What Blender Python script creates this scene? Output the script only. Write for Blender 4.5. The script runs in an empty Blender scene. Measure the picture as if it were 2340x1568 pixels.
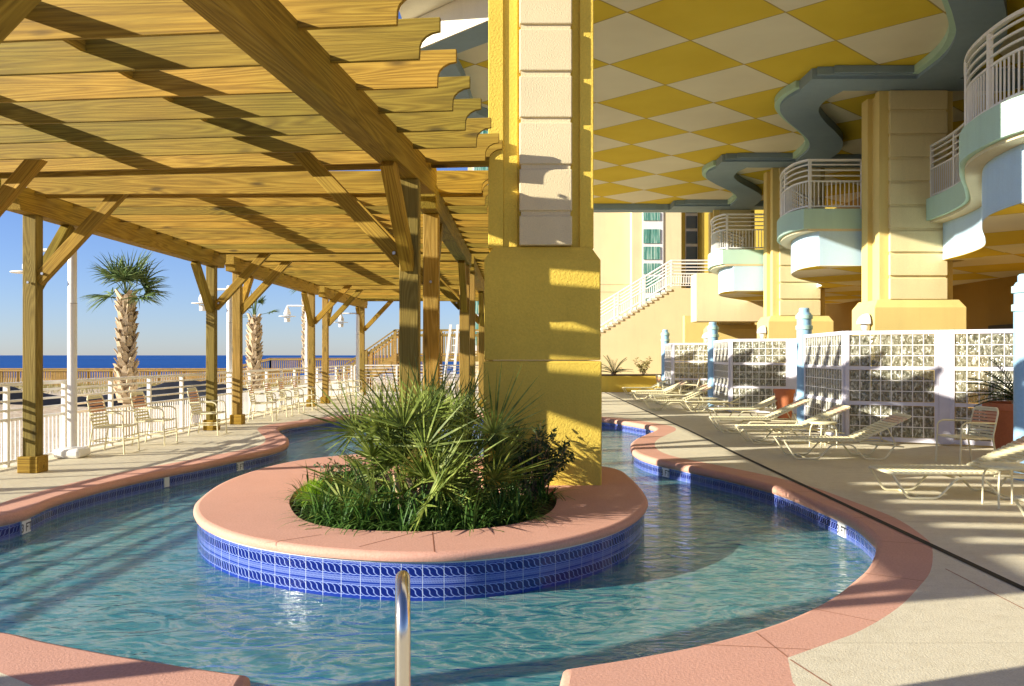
import bpy, bmesh, math, random
from mathutils import Vector, Matrix
from mathutils.geometry import tessellate_polygon
R = math.radians
random.seed(11)
sc = bpy.context.scene
COL = sc.collection

# ------------------------------------------------------------------ camera, sky, sun
EYE = 1.7; F = 2022.0; CX = 1170.0; HY = 812.0
cam = bpy.data.cameras.new('camera'); camo = bpy.data.objects.new('camera', cam); COL.objects.link(camo)
camo.location = (0, 0, EYE); camo.rotation_euler = (R(90), 0, 0)
cam.sensor_width = 36; cam.lens = 36*F/2340; cam.shift_y = (HY-784)/2340
cam.clip_start = .05; cam.clip_end = 60000
sc.camera = camo
SUNV = Vector((1, .36, -.34)).normalized()
w = bpy.data.worlds.new('World'); sc.world = w; w.use_nodes = True
nt = w.node_tree; bg = nt.nodes['Background']
sky = nt.nodes.new('ShaderNodeTexSky'); sky.sky_type = 'NISHITA'; sky.sun_disc = False
sky.sun_elevation = math.asin(-SUNV.z); sky.sun_rotation = math.atan2(-SUNV.x, -SUNV.y)
sky.air_density = .9; sky.dust_density = .15; sky.ozone_density = 2.5
skm = nt.nodes.new('ShaderNodeMix'); skm.data_type = 'RGBA'; skm.blend_type = 'MULTIPLY'; skm.inputs[0].default_value = 1
skm.inputs[7].default_value = (.70, .78, 1.14, 1)
nt.links.new(sky.outputs[0], skm.inputs[6]); nt.links.new(skm.outputs[2], bg.inputs[0]); bg.inputs[1].default_value = .072
sl = bpy.data.lights.new('sun', 'SUN'); sl.energy = 5.0; sl.angle = R(.5); sl.color = (1, .935, .80)
so = bpy.data.objects.new('sun', sl); COL.objects.link(so)
so.rotation_euler = (-SUNV).to_track_quat('Z', 'Y').to_euler(); so.location = (-20, -8, 12)
sc.view_settings.view_transform = 'Standard'; sc.view_settings.look = 'None'
sc.view_settings.exposure = 1.15; sc.view_settings.gamma = 1
sc.render.engine = 'CYCLES'
try:
    sc.cycles.use_denoising = True; sc.cycles.denoiser = 'OPENIMAGEDENOISE'
    sc.cycles.max_bounces = 9; sc.cycles.diffuse_bounces = 4; sc.cycles.transparent_max_bounces = 16
    sc.cycles.caustics_reflective = False; sc.cycles.caustics_refractive = False
    sc.cycles.sample_clamp_indirect = 6
except Exception: pass

def G(x, y, z=0.0):
    Y = (EYE-z)*F/(y-HY); return Vector(((x-CX)/F*Y, Y, z))
def D(x, y, Y): return Vector(((x-CX)/F*Y, Y, EYE-(y-HY)/F*Y))

# ------------------------------------------------------------------ shader helpers
class E:
    def __init__(s, t, k): s.t, s.k = t, k
def _m(t, op, *a):
    n = t.nodes.new('ShaderNodeMath'); n.operation = op
    for i, v in enumerate(a):
        if isinstance(v, E): t.links.new(v.k, n.inputs[i])
        else: n.inputs[i].default_value = v
    return E(t, n.outputs[0])
for nm, op in (('add','ADD'),('sub','SUBTRACT'),('mul','MULTIPLY'),('truediv','DIVIDE')):
    setattr(E, '__%s__'%nm, (lambda op: lambda s, o: _m(s.t, op, s, o))(op))
    setattr(E, '__r%s__'%nm, (lambda op: lambda s, o: _m(s.t, op, o, s))(op))
def fl(a): return _m(a.t,'FLOOR',a)
def fr(a): return _m(a.t,'FRACT',a)
def ab(a): return _m(a.t,'ABSOLUTE',a)
def sn(a): return _m(a.t,'SINE',a)
def lt(a,b): return _m(a.t,'LESS_THAN',a,b)
def gt(a,b): return _m(a.t,'GREATER_THAN',a,b)
def mx(a,b): return _m(a.t,'MAXIMUM',a,b)
class Mat:
    def __init__(s, name, rough=.7, spec=.4, metal=0.0):
        s.m = bpy.data.materials.new(name); s.m.use_nodes = True; s.t = s.m.node_tree
        s.p = s.t.nodes['Principled BSDF']; s.p.inputs['Roughness'].default_value = rough
        s.p.inputs['Specular IOR Level'].default_value = spec; s.p.inputs['Metallic'].default_value = metal
        s.out = s.t.nodes['Material Output']
    def coord(s, kind='Object', scale=(1,1,1), rand=0, rot=(0,0,0)):
        tc = s.t.nodes.new('ShaderNodeTexCoord'); mp = s.t.nodes.new('ShaderNodeMapping')
        s.t.links.new(tc.outputs[kind], mp.inputs[0]); mp.inputs['Scale'].default_value = scale; mp.inputs['Rotation'].default_value = rot
        if rand:
            oi = s.t.nodes.new('ShaderNodeObjectInfo'); v = s.t.nodes.new('ShaderNodeVectorMath'); v.operation = 'SCALE'
            v.inputs[0].default_value = (rand, rand*.7, rand*1.3); s.t.links.new(oi.outputs['Random'], v.inputs['Scale'])
            s.t.links.new(v.outputs[0], mp.inputs['Location'])
        return mp.outputs[0]
    def noise(s, v, scale=5, detail=3, rough=.5, dist=0):
        n = s.t.nodes.new('ShaderNodeTexNoise'); n.inputs['Scale'].default_value = scale; n.inputs['Detail'].default_value = detail
        n.inputs['Roughness'].default_value = rough; n.inputs['Distortion'].default_value = dist
        s.t.links.new(v, n.inputs['Vector']); return E(s.t, n.outputs[0])
    def voro(s, v, scale, feat='F1'):
        n = s.t.nodes.new('ShaderNodeTexVoronoi'); n.feature = feat; n.inputs['Scale'].default_value = scale
        s.t.links.new(v, n.inputs['Vector']); return E(s.t, n.outputs[0])
    def ramp(s, f, stops):
        n = s.t.nodes.new('ShaderNodeValToRGB'); s.t.links.new(f.k, n.inputs[0]); e = n.color_ramp.elements
        while len(e) < len(stops): e.new(.5)
        for i, (p, c) in enumerate(stops):
            e[i].position = p; e[i].color = (*c, 1) if len(c) == 3 else c
        return n.outputs[0]
    def mix(s, f, a, b, mode='MIX'):
        n = s.t.nodes.new('ShaderNodeMix'); n.data_type = 'RGBA'; n.blend_type = mode
        if isinstance(f, E): s.t.links.new(f.k, n.inputs[0])
        else: n.inputs[0].default_value = f
        for i, c in ((6, a), (7, b)):
            if isinstance(c, tuple): n.inputs[i].default_value = (*c, 1)
            else: s.t.links.new(c, n.inputs[i])
        return n.outputs[2]
    def sep(s, v):
        n = s.t.nodes.new('ShaderNodeSeparateXYZ'); s.t.links.new(v, n.inputs[0]); return [E(s.t, o) for o in n.outputs]
    def col(s, c):
        if isinstance(c, tuple): s.p.inputs['Base Color'].default_value = (*c, 1)
        else: s.t.links.new(c, s.p.inputs['Base Color'])
        return s
    def bump(s, h, dist=.01, strength=1.0):
        n = s.t.nodes.new('ShaderNodeBump'); n.inputs['Distance'].default_value = dist; n.inputs['Strength'].default_value = strength
        s.t.links.new(h.k, n.inputs['Height']); s.t.links.new(n.outputs[0], s.p.inputs['Normal']); s.nrm = n.outputs[0]; return s

def stucco(name, c, var=.08, bscale=60, bd=.006, rough=.85):
    m = Mat(name, rough, .25); v = m.coord()
    big = m.noise(v, .7, 4, .6)
    lo = tuple(x*(1-var*1.6) for x in c); hi = tuple(min(1, x*(1+var)) for x in c)
    fine = m.noise(v, bscale, 2, .7)
    c1 = m.ramp(big, [(.3, lo), (.7, hi)])
    stk = m.noise(m.coord('Object', (2.2, 2.2, .22)), 1.6, 4, .65)
    c1 = m.mix(E(m.t, m.ramp(stk, [(.5, (0,0,0)), (.68, (1,1,1))]))*.22, c1, tuple(x*.72 for x in c))
    c2 = m.mix(.25, c1, m.ramp(fine, [(.35, tuple(x*.7 for x in c)), (.65, hi)]))
    m.col(c2); m.bump(fine, bd); return m.m

M = {}
M['yellow'] = stucco('yellow stucco', (.77, .55, .085), .08, 38, .008)
M['yellowpale'] = stucco('pale yellow stucco', (.78, .60, .22), .06)
M['cream'] = stucco('cream stucco', (.74, .62, .38), .05)
M['creampanel'] = stucco('warm cream panel stucco', (.80, .67, .36), .05)
M['creamwall'] = stucco('cream wall stucco', (.78, .64, .37), .05, 40)
M['palecream'] = stucco('pale cream stucco', (.80, .74, .58), .04)
M['green'] = stucco('pale green stucco', (.50, .70, .57), .03)
M['blue'] = stucco('pale blue stucco', (.52, .70, .82), .03)
M['slate'] = stucco('slate blue stucco', (.27, .36, .44), .06)
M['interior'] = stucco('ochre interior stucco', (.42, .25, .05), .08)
M['postblue'] = stucco('painted blue post', (.30, .50, .68), .04, 20, .002, .5)
M['postgreen'] = stucco('painted green ring', (.42, .62, .56), .03, 20, .002, .5)
M['terra'] = stucco('terracotta', (.50, .17, .075), .1, 30, .003)

def plain(name, c, rough=.5, spec=.4, metal=0.0, var=.06, sc_=3):
    m = Mat(name, rough, spec, metal); v = m.coord(); n = m.noise(v, sc_, 4, .6)
    m.col(m.ramp(n, [(.3, tuple(x*(1-var) for x in c)), (.7, tuple(min(1, x*(1+var)) for x in c))])); return m.m
M['white'] = plain('white painted metal', (.80, .78, .74), .35)
M['silver'] = plain('silver painted aluminium frame', (.62, .60, .66), .4, .4)
M['chairframe'] = plain('cream powder coated tube', (.80, .73, .47), .35)
M['strap'] = plain('cream vinyl strap', (.76, .69, .42), .5)
M['strapp'] = plain('faded pink vinyl strap', (.74, .52, .34), .5)
M['strapo'] = plain('terracotta vinyl strap', (.66, .33, .18), .5)
M['steel'] = plain('brushed stainless steel', (.62, .58, .52), .22, .5, 1.0, .03)
M['bolt'] = plain('galvanised bolt', (.5, .5, .5), .35, .5, 1.0)
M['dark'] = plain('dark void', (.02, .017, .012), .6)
M['black'] = plain('black geotextile', (.012, .012, .014), .6, .3, 0, .3, 6)
M['rubber'] = plain('dark slotted drain', (.028, .022, .018), .8, .2)
M['curtain'] = None
def mk_curtain():
    m = Mat('green curtained glass', .12, .6); v = m.coord('Object'); x, y, z = m.sep(v)
    n = m.noise(m.coord('Object', (9, 1, .35)), 1.6, 3, .7)
    m.col(m.ramp(n, [(.32, (.02, .09, .07)), (.5, (.10, .30, .24)), (.66, (.50, .62, .52))])); return m.m
M['curtain'] = mk_curtain()
m = Mat('dark blue window glass', .06, .8); m.col((.03, .07, .13)); M['glass'] = m.m

def mk_wood(name, dark, mid, light, stretch=1.0):
    m = Mat(name, .72, .25)
    v = m.coord('Object', (.28, 5.5, 5.5), 30)
    big = m.noise(v, .8, 1.5, .5, .5)
    v2 = m.coord('Object', (1.0, 1.0, 1.0), 17)
    rings = fr(big*19.0)
    ringm = ab(rings-.5)*2.0
    fine = m.noise(m.coord('Object', (1.6, 60, 60), 9), 1.3, 3, .7)
    tone = m.noise(v2, .8, 2, .5)
    c1 = m.ramp(ringm, [(.0, light), (.55, mid), (1.0, tuple(.5*(p+q) for p, q in zip(dark, mid)))])
    c2 = m.mix(.40, c1, m.ramp(fine, [(.3, dark), (.55, mid), (.75, light)]))
    kn = m.voro(m.coord('Object', (.9, 3.3, 3.3), 23), 1.15)
    knot = _m(m.t, 'SUBTRACT', 1.0, E(m.t, m.ramp(kn, [(.05, (0,0,0)), (.15, (1,1,1))])))
    c3 = m.mix(knot*.75, c2, tuple(x*.45 for x in dark))
    oi = m.t.nodes.new('ShaderNodeObjectInfo')
    tn = m.mix(E(m.t, oi.outputs['Random']), (.66, .70, .58), (1.18, 1.04, 1.0))
    c4 = m.mix(1.0, c3, tn, 'MULTIPLY')
    c5 = m.mix(1.0, c4, m.ramp(tone, [(.3, (.82, .86, .74)), (.7, (1.05, 1.0, .98))]), 'MULTIPLY')
    m.col(c5); m.bump(fine*.6+ringm*.25, .004); return m.m
M['wood'] = mk_wood('treated pine', (.10, .058, .006), (.335, .215, .022), (.47, .325, .048))
M['woodpost'] = mk_wood('weathered pine post', (.15, .10, .02), (.31, .21, .045), (.42, .30, .085))
M['woodgrey'] = mk_wood('golden boardwalk timber', (.18, .11, .03), (.38, .25, .075), (.50, .35, .13))  # golden tone is the boardwalk timber's own colour

def mk_ceiling():
    m = Mat('diamond painted soffit', .85, .2); v = m.coord(); x, y, z = m.sep(v)
    k = 1/(math.sqrt(2)*2.157)
    a = ((x-3.74)+(y-18.55))*k; b = ((x-3.74)-(y-18.55))*k
    par = fr((fl(a)+fl(b))*.5)
    odd = gt(par, .25)
    line = mx(lt(ab(fr(a+.5)-.5), .008), lt(ab(fr(b+.5)-.5), .008))
    fine = m.noise(v, 50, 2, .7); big = m.noise(v, .6, 3, .5)
    yel = m.ramp(big, [(.3, (.66, .47, .035)), (.7, (.73, .54, .05))])
    cre = m.ramp(big, [(.3, (.72, .65, .48)), (.7, (.79, .72, .54))])
    m.col(m.mix(line*.8, m.mix(odd, cre, yel), (.34, .22, .04))); m.bump(fine, .006); return m.m
M['ceiling'] = mk_ceiling()

def mk_deck():
    m = Mat('sprayed concrete deck', .8, .25); v = m.coord()
    big = m.noise(v, .35, 5, .65); fine = m.noise(v, 70, 3, .7); sp = m.noise(v, 9, 4, .75)
    c = m.ramp(big, [(.3, (.62, .55, .38)), (.7, (.74, .67, .49))])
    c = m.mix(.3, c, m.ramp(fine, [(.35, (.44, .38, .24)), (.6, (.80, .74, .56))]))
    c = m.mix(.25, c, m.ramp(sp, [(.38, (.52, .45, .30)), (.55, (.72, .65, .47))]))
    stn = m.noise(v, .8, 6, .72, .6); c = m.mix(E(m.t, m.ramp(stn, [(.52, (0,0,0)), (.64, (1,1,1))]))*.30, c, (.47, .40, .27))
    x, y, z = m.sep(v)
    j = lt(ab(fr(y*.262+.13)-.5), .0009)
    c = m.mix(j*.6, c, (.3, .24, .15))
    m.col(c); gr = sn(y*95.0+x*6.0)
    m.bump(fine+gr*.12*lt(x, -3.0), .005); return m.m
M['deck'] = mk_deck()
def mk_pink(name='salmon coping', nj=0):
    m = Mat(name, .8, .25); v = m.coord()
    big = m.noise(v, 1.1, 5, .65); fine = m.noise(v, 55, 3, .7)
    c = m.ramp(big, [(.28, (.58, .305, .215)), (.72, (.67, .37, .27))])
    c = m.mix(.4, c, m.ramp(fine, [(.33, (.45, .21, .14)), (.62, (.72, .39, .28))]))
    st = m.noise(v, .33, 6, .75); c = m.mix(E(m.t, m.ramp(st, [(.5, (0,0,0)), (.62, (1,1,1))]))*.22, c, (.50, .30, .22))
    m.col(c); m.bump(fine, .0035); return m.m
M['pink'] = mk_pink()

TS = .172
def mk_tile():
    m = Mat('blue cable pattern tile', .12, .6); v = m.coord('UV'); u, t, _ = m.sep(v)
    lines = []
    def band(c, h): return lt(ab(t-c), h)
    white = None
    def cable(vc):
        ph = u/(TS/3.0)
        inner = lt(ab(t-vc), .034)
        sl_ = fr(ph - (t-vc)*15.0 + .16*sn((t-vc)*92.0))
        stripe = lt(ab(sl_-.5), .085)*inner
        edge = .034+.007*ab(sn(ph*math.pi))
        out = lt(ab(ab(t-vc)-edge), .0030)
        return mx(stripe, out)
    white = mx(cable(.078), cable(.243))
    inside = mx(lt(ab(t-.078), .033), lt(ab(t-.243), .033))
    for c in (.004, .026, .132, .149, .154, .170, .190, .2):
        white = mx(white, band(c, .0016))
    rope = lt(ab(fr(u/.013+t*60.0)-.5), .22)*mx(mx(band(.015, .007), band(.140, .005)), band(.162, .005))
    white = mx(white, rope)
    grout = mx(lt(ab(fr(u/TS)-.5), .014), band(0.0, .004))
    base = m.mix(inside, (.012, .034, .27), (.004, .011, .14))
    n = m.noise(m.coord(), 6, 2)
    c = m.mix(white, base, (.22, .29, .60)); c = m.mix(grout, c, (.45, .50, .62))
    c = m.mix(lt(t, .010), c, (.75, .74, .70)); c = m.mix(gt(t, .37), c, (.03, .16, .30))
    m.col(c); m.bump(n-white*.2, .004); return m.m
M['tile'] = mk_tile()
def mk_basin():
    m = Mat('pool plaster', .8, .2); v = m.coord(); n = m.noise(v, .8, 4, .6)
    cz = m.noise(m.coord('Object', (1, 1.5, 1)), 1.5, 3, .6, 1.2)
    m.col(m.ramp(n, [(.3, (.38, .86, .88)), (.7, (.52, .93, .93))])); return m.m
M['basin'] = mk_basin()
def mk_water():
    m = Mat('pool water'); t = m.t
    a = m.noise(m.coord('Object', (1, 1.9, 1)), 2.1, 3, .55, 1.3); b = m.noise(m.coord('Object', (1, 2.4, 1)), 9, 3, .6, .8)
    h = a+b*.16
    bp = t.nodes.new('ShaderNodeBump'); bp.inputs['Distance'].default_value = .034; t.links.new(h.k, bp.inputs['Height'])
    gl = t.nodes.new('ShaderNodeBsdfGlossy'); gl.inputs['Roughness'].default_value = .02; t.links.new(bp.outputs[0], gl.inputs['Normal'])
    tr = t.nodes.new('ShaderNodeBsdfTransparent'); df = t.nodes.new('ShaderNodeBsdfDiffuse')
    d = m.noise(m.coord('Object', (1, 1.7, 1)), 1.7, 4, .60, 2.2); ca = ab(d-.5)*2.0  # pale noise web paints caustic light ripples into tint and diffuse colour
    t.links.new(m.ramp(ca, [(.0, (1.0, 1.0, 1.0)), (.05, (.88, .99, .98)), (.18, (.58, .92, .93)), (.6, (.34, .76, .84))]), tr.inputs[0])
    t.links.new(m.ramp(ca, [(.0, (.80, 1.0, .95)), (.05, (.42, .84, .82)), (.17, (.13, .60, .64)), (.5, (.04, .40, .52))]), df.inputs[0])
    m1 = t.nodes.new('ShaderNodeMixShader'); m1.inputs[0].default_value = .30
    t.links.new(tr.outputs[0], m1.inputs[1]); t.links.new(df.outputs[0], m1.inputs[2])
    fr_ = t.nodes.new('ShaderNodeFresnel'); fr_.inputs[0].default_value = 1.36; t.links.new(bp.outputs[0], fr_.inputs[1])
    mxs = t.nodes.new('ShaderNodeMixShader'); t.links.new(fr_.outputs[0], mxs.inputs[0])
    t.links.new(m1.outputs[0], mxs.inputs[1]); t.links.new(gl.outputs[0], mxs.inputs[2]); t.links.new(mxs.outputs[0], m.out.inputs[0])
    return m.m
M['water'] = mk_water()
def mk_gblock():
    m = Mat('wavy glass block', .12, .7); t = m.t; v = m.coord(); n = m.noise(m.coord('Object', (1,1,.62)), 21, 1, .5, .7)
    m.col(m.ramp(n, [(.34, (.10, .10, .06)), (.50, (.24, .23, .16)), (.60, (.42, .41, .31)), (.72, (.85, .84, .74))])); m.bump(n, .025)  # pale end of the ramp paints light sparkles into the block colour
    tr = t.nodes.new('ShaderNodeBsdfTransparent'); tr.inputs[0].default_value = (.93, .92, .84, 1)
    mxs = t.nodes.new('ShaderNodeMixShader')
    mxs.inputs[0].default_value = .68
    t.links.new(tr.outputs[0], mxs.inputs[1]); t.links.new(m.p.outputs[0], mxs.inputs[2]); t.links.new(mxs.outputs[0], m.out.inputs[0]); return m.m
M['gblock'] = mk_gblock()
def mk_leaf(name, a, b, c):
    m = Mat(name, .52, .3); oi = m.noise(m.coord(), 7, 2, .6)
    m.col(m.ramp(oi, [(.3, a), (.5, b), (.7, c)]))
    t = m.t; tl = t.nodes.new('ShaderNodeBsdfTranslucent'); t.links.new(m.p.inputs['Base Color'].links[0].from_socket, tl.inputs[0])
    mxs = t.nodes.new('ShaderNodeMixShader'); mxs.inputs[0].default_value = .2
    t.links.new(m.p.outputs[0], mxs.inputs[1]); t.links.new(tl.outputs[0], mxs.inputs[2]); t.links.new(mxs.outputs[0], m.out.inputs[0]); return m.m
M['palm'] = mk_leaf('fan palm leaf', (.055, .085, .012), (.15, .20, .03), (.33, .37, .09))
M['palmfar'] = mk_leaf('cabbage palm leaf', (.04, .08, .02), (.10, .16, .05), (.22, .26, .08))
M['strapleaf'] = mk_leaf('liriope leaf', (.02, .06, .01), (.06, .14, .02), (.14, .24, .05))
M['fern'] = mk_leaf('bright fern leaf', (.20, .34, .01), (.32, .50, .03), (.45, .62, .06))
M['shrub'] = mk_leaf('dark shrub leaf', (.02, .045, .012), (.05, .085, .025), (.12, .16, .05))
M['cycad'] = mk_leaf('cycad leaf', (.012, .035, .012), (.03, .07, .02), (.06, .12, .03))
M['drygrass'] = mk_leaf('dune grass', (.20, .17, .05), (.34, .29, .10), (.5, .43, .2))
M['bark'] = stucco('palm boot bark', (.38, .26, .15), .35, 14, .02)
M['boot'] = stucco('pale palm boot', (.55, .43, .28), .25, 14, .01)
M['mulch'] = stucco('dark mulch', (.05, .03, .016), .4, 25, .03)
def mk_sand():
    m = Mat('beach sand', .9, .1); v = m.coord(); n = m.noise(v, .5, 5, .7); f = m.noise(v, 5, 4, .75)
    c = m.ramp(n, [(.35, (.46, .37, .26)), (.6, (.60, .51, .39))])
    c = m.mix(E(m.t, m.ramp(f, [(.52, (0,0,0)), (.6, (1,1,1))]))*.5, c, (.45, .28, .18)); m.col(c); m.bump(f, .08); return m.m
M['sand'] = mk_sand()
def mk_sea():
    m = Mat('open sea', .5, .12); v = m.coord('Object', (.004, .02, 1)); n = m.noise(v, 1.0, 6, .7)
    m.col(m.ramp(n, [(.3, (.006, .05, .20)), (.55, (.010, .085, .30)), (.75, (.02, .13, .38))]))
    m.bump(m.noise(m.coord('Object', (.2, .6, 1)), 1, 3), .5); return m.m
M['sea'] = mk_sea()

# ------------------------------------------------------------------ mesh helpers
class MB:
    def __init__(s): s.v = []; s.f = []; s.uv = None
    def add(s, vs, fs):
        o = len(s.v); s.v += [tuple(v) for v in vs]; s.f += [tuple(i+o for i in f) for f in fs]; return s
    def box(s, a, b, mat=None):
        x0,y0,z0 = a; x1,y1,z1 = b
        vs = [Vector(p) for p in ((x0,y0,z0),(x1,y0,z0),(x1,y1,z0),(x0,y1,z0),(x0,y0,z1),(x1,y0,z1),(x1,y1,z1),(x0,y1,z1))]
        if mat: vs = [mat@v for v in vs]
        return s.add(vs, [(3,2,1,0),(4,5,6,7),(0,1,5,4),(1,2,6,5),(2,3,7,6),(3,0,4,7)])
    def bar(s, p, q, wd, ht):
        p, q = Vector(p), Vector(q); d = q-p; L = d.length; x = d.normalized()
        up = Vector((0,0,1)) if abs(x.z) < .99 else Vector((0,1,0))
        y = up.cross(x).normalized(); z = x.cross(y)
        mt = Matrix((x, y, z)).transposed().to_4x4(); mt.translation = p
        return s.box((0,-wd/2,-ht/2), (L,wd/2,ht/2), mt)
    def tube(s, pts, r, n=8, caps=True, closed=False):
        pts = [Vector(p) for p in pts]; rr = r if isinstance(r, (list, tuple)) else [r]*len(pts)
        o = len(s.v); N = len(pts); prev = None
        for i, p in enumerate(pts):
            if closed: d = pts[(i+1)%N]-pts[i-1]
            else: d = pts[min(i+1,N-1)]-pts[max(i-1,0)]
            d.normalize()
            if prev is None:
                a = Vector((0,0,1)) if abs(d.z) < .9 else Vector((1,0,0)); a = (a-d*a.dot(d)).normalized()
            else: a = (prev-d*prev.dot(d)).normalized()
            prev = a; b = d.cross(a)
            for k in range(n):
                t = 2*math.pi*k/n; s.v.append(tuple(p+(a*math.cos(t)+b*math.sin(t))*rr[i]))
        for i in range(N if closed else N-1):
            j = (i+1)%N
            for k in range(n): s.f.append((o+i*n+k, o+i*n+(k+1)%n, o+j*n+(k+1)%n, o+j*n+k))
        if caps and not closed:
            s.f.append(tuple(o+k for k in range(n))[::-1]); s.f.append(tuple(o+(N-1)*n+k for k in range(n)))
        return s
    def lathe(s, c, prof, n=20):
        o = len(s.v); c = Vector(c)
        for r, z in prof:
            for k in range(n):
                t = 2*math.pi*k/n; s.v.append((c.x+r*math.cos(t), c.y+r*math.sin(t), c.z+z))
        for i in range(len(prof)-1):
            for k in range(n): s.f.append((o+i*n+k, o+i*n+(k+1)%n, o+(i+1)*n+(k+1)%n, o+(i+1)*n+k))
        s.f.append(tuple(o+k for k in range(n))[::-1]); s.f.append(tuple(o+(len(prof)-1)*n+k for k in range(n)))
        return s
    def prism(s, poly, z0, z1, top=True, bottom=True):
        n = len(poly); o = len(s.v)
        s.v += [(p[0],p[1],z0) for p in poly]+[(p[0],p[1],z1) for p in poly]
        for i in range(n): j = (i+1)%n; s.f.append((o+i,o+j,o+n+j,o+n+i))
        tri = tessellate_polygon([[Vector((p[0],p[1],0)) for p in poly]])
        for t in tri:
            if top: s.f.append(tuple(o+n+k for k in t))
            if bottom: s.f.append(tuple(o+k for k in t)[::-1])
        return s
    def blade(s, p, d, L, wd, droop=.3, segs=4, side=None):
        p = Vector(p); d = Vector(d).normalized(); o = len(s.v)
        sd = Vector(side) if side is not None else d.cross(Vector((0,0,1)))
        if sd.length < .05: sd = Vector((1,0,0))
        sd.normalize(); q = p.copy()
        for i in range(segs+1):
            t = i/segs; ww = wd*(1-t**2.2)*.5 if i else wd*.3
            if i < segs: s.v.append(tuple(q-sd*ww)); s.v.append(tuple(q+sd*ww))
            else: s.v.append(tuple(q))
            dd = (d+Vector((0,0,-1))*droop*t*2).normalized(); q = q+dd*(L/segs)
        for i in range(segs-1): s.f.append((o+2*i,o+2*i+1,o+2*i+3,o+2*i+2))
        s.f.append((o+2*segs-2, o+2*segs-1, o+2*segs)); return s
    def build(s, name, mat, parent=None, smooth=False, loc=None, bevel=0, angle=40, recalc=True):
        me = bpy.data.meshes.new(name); vs = s.v
        if loc is not None: vs = [(a-loc[0], b-loc[1], c-loc[2]) for a,b,c in s.v]
        me.from_pydata(vs, [], s.f); me.update()
        if recalc:
            bm = bmesh.new(); bm.from_mesh(me); bmesh.ops.recalc_face_normals(bm, faces=bm.faces); bm.to_mesh(me); bm.free()
        if smooth:
            me.shade_smooth(); me.set_sharp_from_angle(angle=R(angle))
        me.materials.append(M[mat] if isinstance(mat, str) else mat)
        o = bpy.data.objects.new(name, me); COL.objects.link(o)
        if loc is not None: o.location = loc
        if parent is not None:
            o.parent = parent
            if loc is None: o.matrix_parent_inverse = (Matrix.LocRotScale(parent.location, parent.rotation_euler, None)).inverted()
        if bevel:
            b = o.modifiers.new('bevel', 'BEVEL'); b.width = bevel; b.segments = 2; b.limit_method = 'ANGLE'; b.angle_limit = R(35)
        return o
def thing(name, label, cat, loc=(0,0,0), rz=0, group=None):
    o = bpy.data.objects.new(name, None); COL.objects.link(o); o.location = loc; o.rotation_euler = (0,0,rz)
    o.empty_display_size = .2; tag(o, label, cat, group); return o
def tag(o, label, cat, group=None, kind=None):
    if label: o['label'] = label
    if cat: o['category'] = cat
    if group: o['group'] = group
    if kind: o['kind'] = kind
    return o
def struct(o): o['kind'] = 'structure'; return o
def dup(o, loc=None, rz=None, parent=None, label=None):
    c = o.copy(); COL.objects.link(c)
    if loc is not None: c.location = loc
    if rz is not None: c.rotation_euler = (0,0,rz)
    if label: c['label'] = label
    if parent is not None: c.parent = parent
    for ch in list(o.children): dup(ch, parent=c)
    return c
def timber(name, p, q, wd, ht, mat, parent, bevel=.006, poly=None):
    """mesh laid along its own local X from p to q; poly = optional side outline (x,z)"""
    p, q = Vector(p), Vector(q); d = q-p; L = d.length; x = d.normalized()
    up = Vector((0,0,1)) if abs(x.z) < .99 else Vector((0,1,0))
    y = up.cross(x).normalized(); z = x.cross(y)
    mb = MB()
    if poly is None: mb.box((0,-wd/2,-ht/2), (L,wd/2,ht/2))
    else:
        n = len(poly); mb.v += [(a,-wd/2,b) for a,b in poly]+[(a,wd/2,b) for a,b in poly]
        for i in range(n): j = (i+1)%n; mb.f.append((i,j,n+j,n+i))
        for t in tessellate_polygon([[Vector((a,b,0)) for a,b in poly]]):
            mb.f.append(t); mb.f.append(tuple(n+k for k in t)[::-1])
    o = mb.build(name, mat, None, bevel=bevel)
    mt = Matrix((x, y, z)).transposed().to_4x4(); mt.translation = p
    o.parent = parent
    o.matrix_local = (Matrix.LocRotScale(parent.location, parent.rotation_euler, None)).inverted()@mt if parent else mt
    return o
def smooth_curve(pts, sub=6, closed=True, corners=()):
    out = []; n = len(pts); P = [Vector(p[:2]) for p in pts]
    for i in range(n if closed else n-1):
        p1, p2 = P[i], P[(i+1)%n]
        p0 = P[(i-1)%n] if (closed or i > 0) else p1
        p3 = P[(i+2)%n] if (closed or i < n-2) else p2
        if i in corners: p0 = p1
        if (i+1)%n in corners: p3 = p2
        d1 = (p2-p1).length; 
        m1 = (p2-p0)*.5 if (p1-p0).length > 0 else (p2-p1)
        m2 = (p3-p1)*.5 if (p3-p2).length > 0 else (p2-p1)
        if m1.length > d1*1.2: m1 = m1.normalized()*d1*1.2
        if m2.length > d1*1.2: m2 = m2.normalized()*d1*1.2
        for k in range(sub):
            t = k/sub; a = 2*t**3-3*t*t+1; b = t**3-2*t*t+t; c = -2*t**3+3*t*t; e = t**3-t*t
            out.append(p1*a+m1*b+p2*c+m2*e)
    if not closed: out.append(P[-1])
    return out
def offset(ring, d):
    """closed ring; +d = outward for a counter-clockwise ring"""
    n = len(ring); out = []
    for i in range(n):
        t = (ring[(i+1)%n]-ring[i-1]).normalized(); dd = d[i] if isinstance(d, list) else d
        out.append(ring[i]+Vector((t.y, -t.x))*dd)
    return out
def area(r): return sum(r[i-1].x*r[i].y-r[i].x*r[i-1].y for i in range(len(r)))/2
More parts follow.
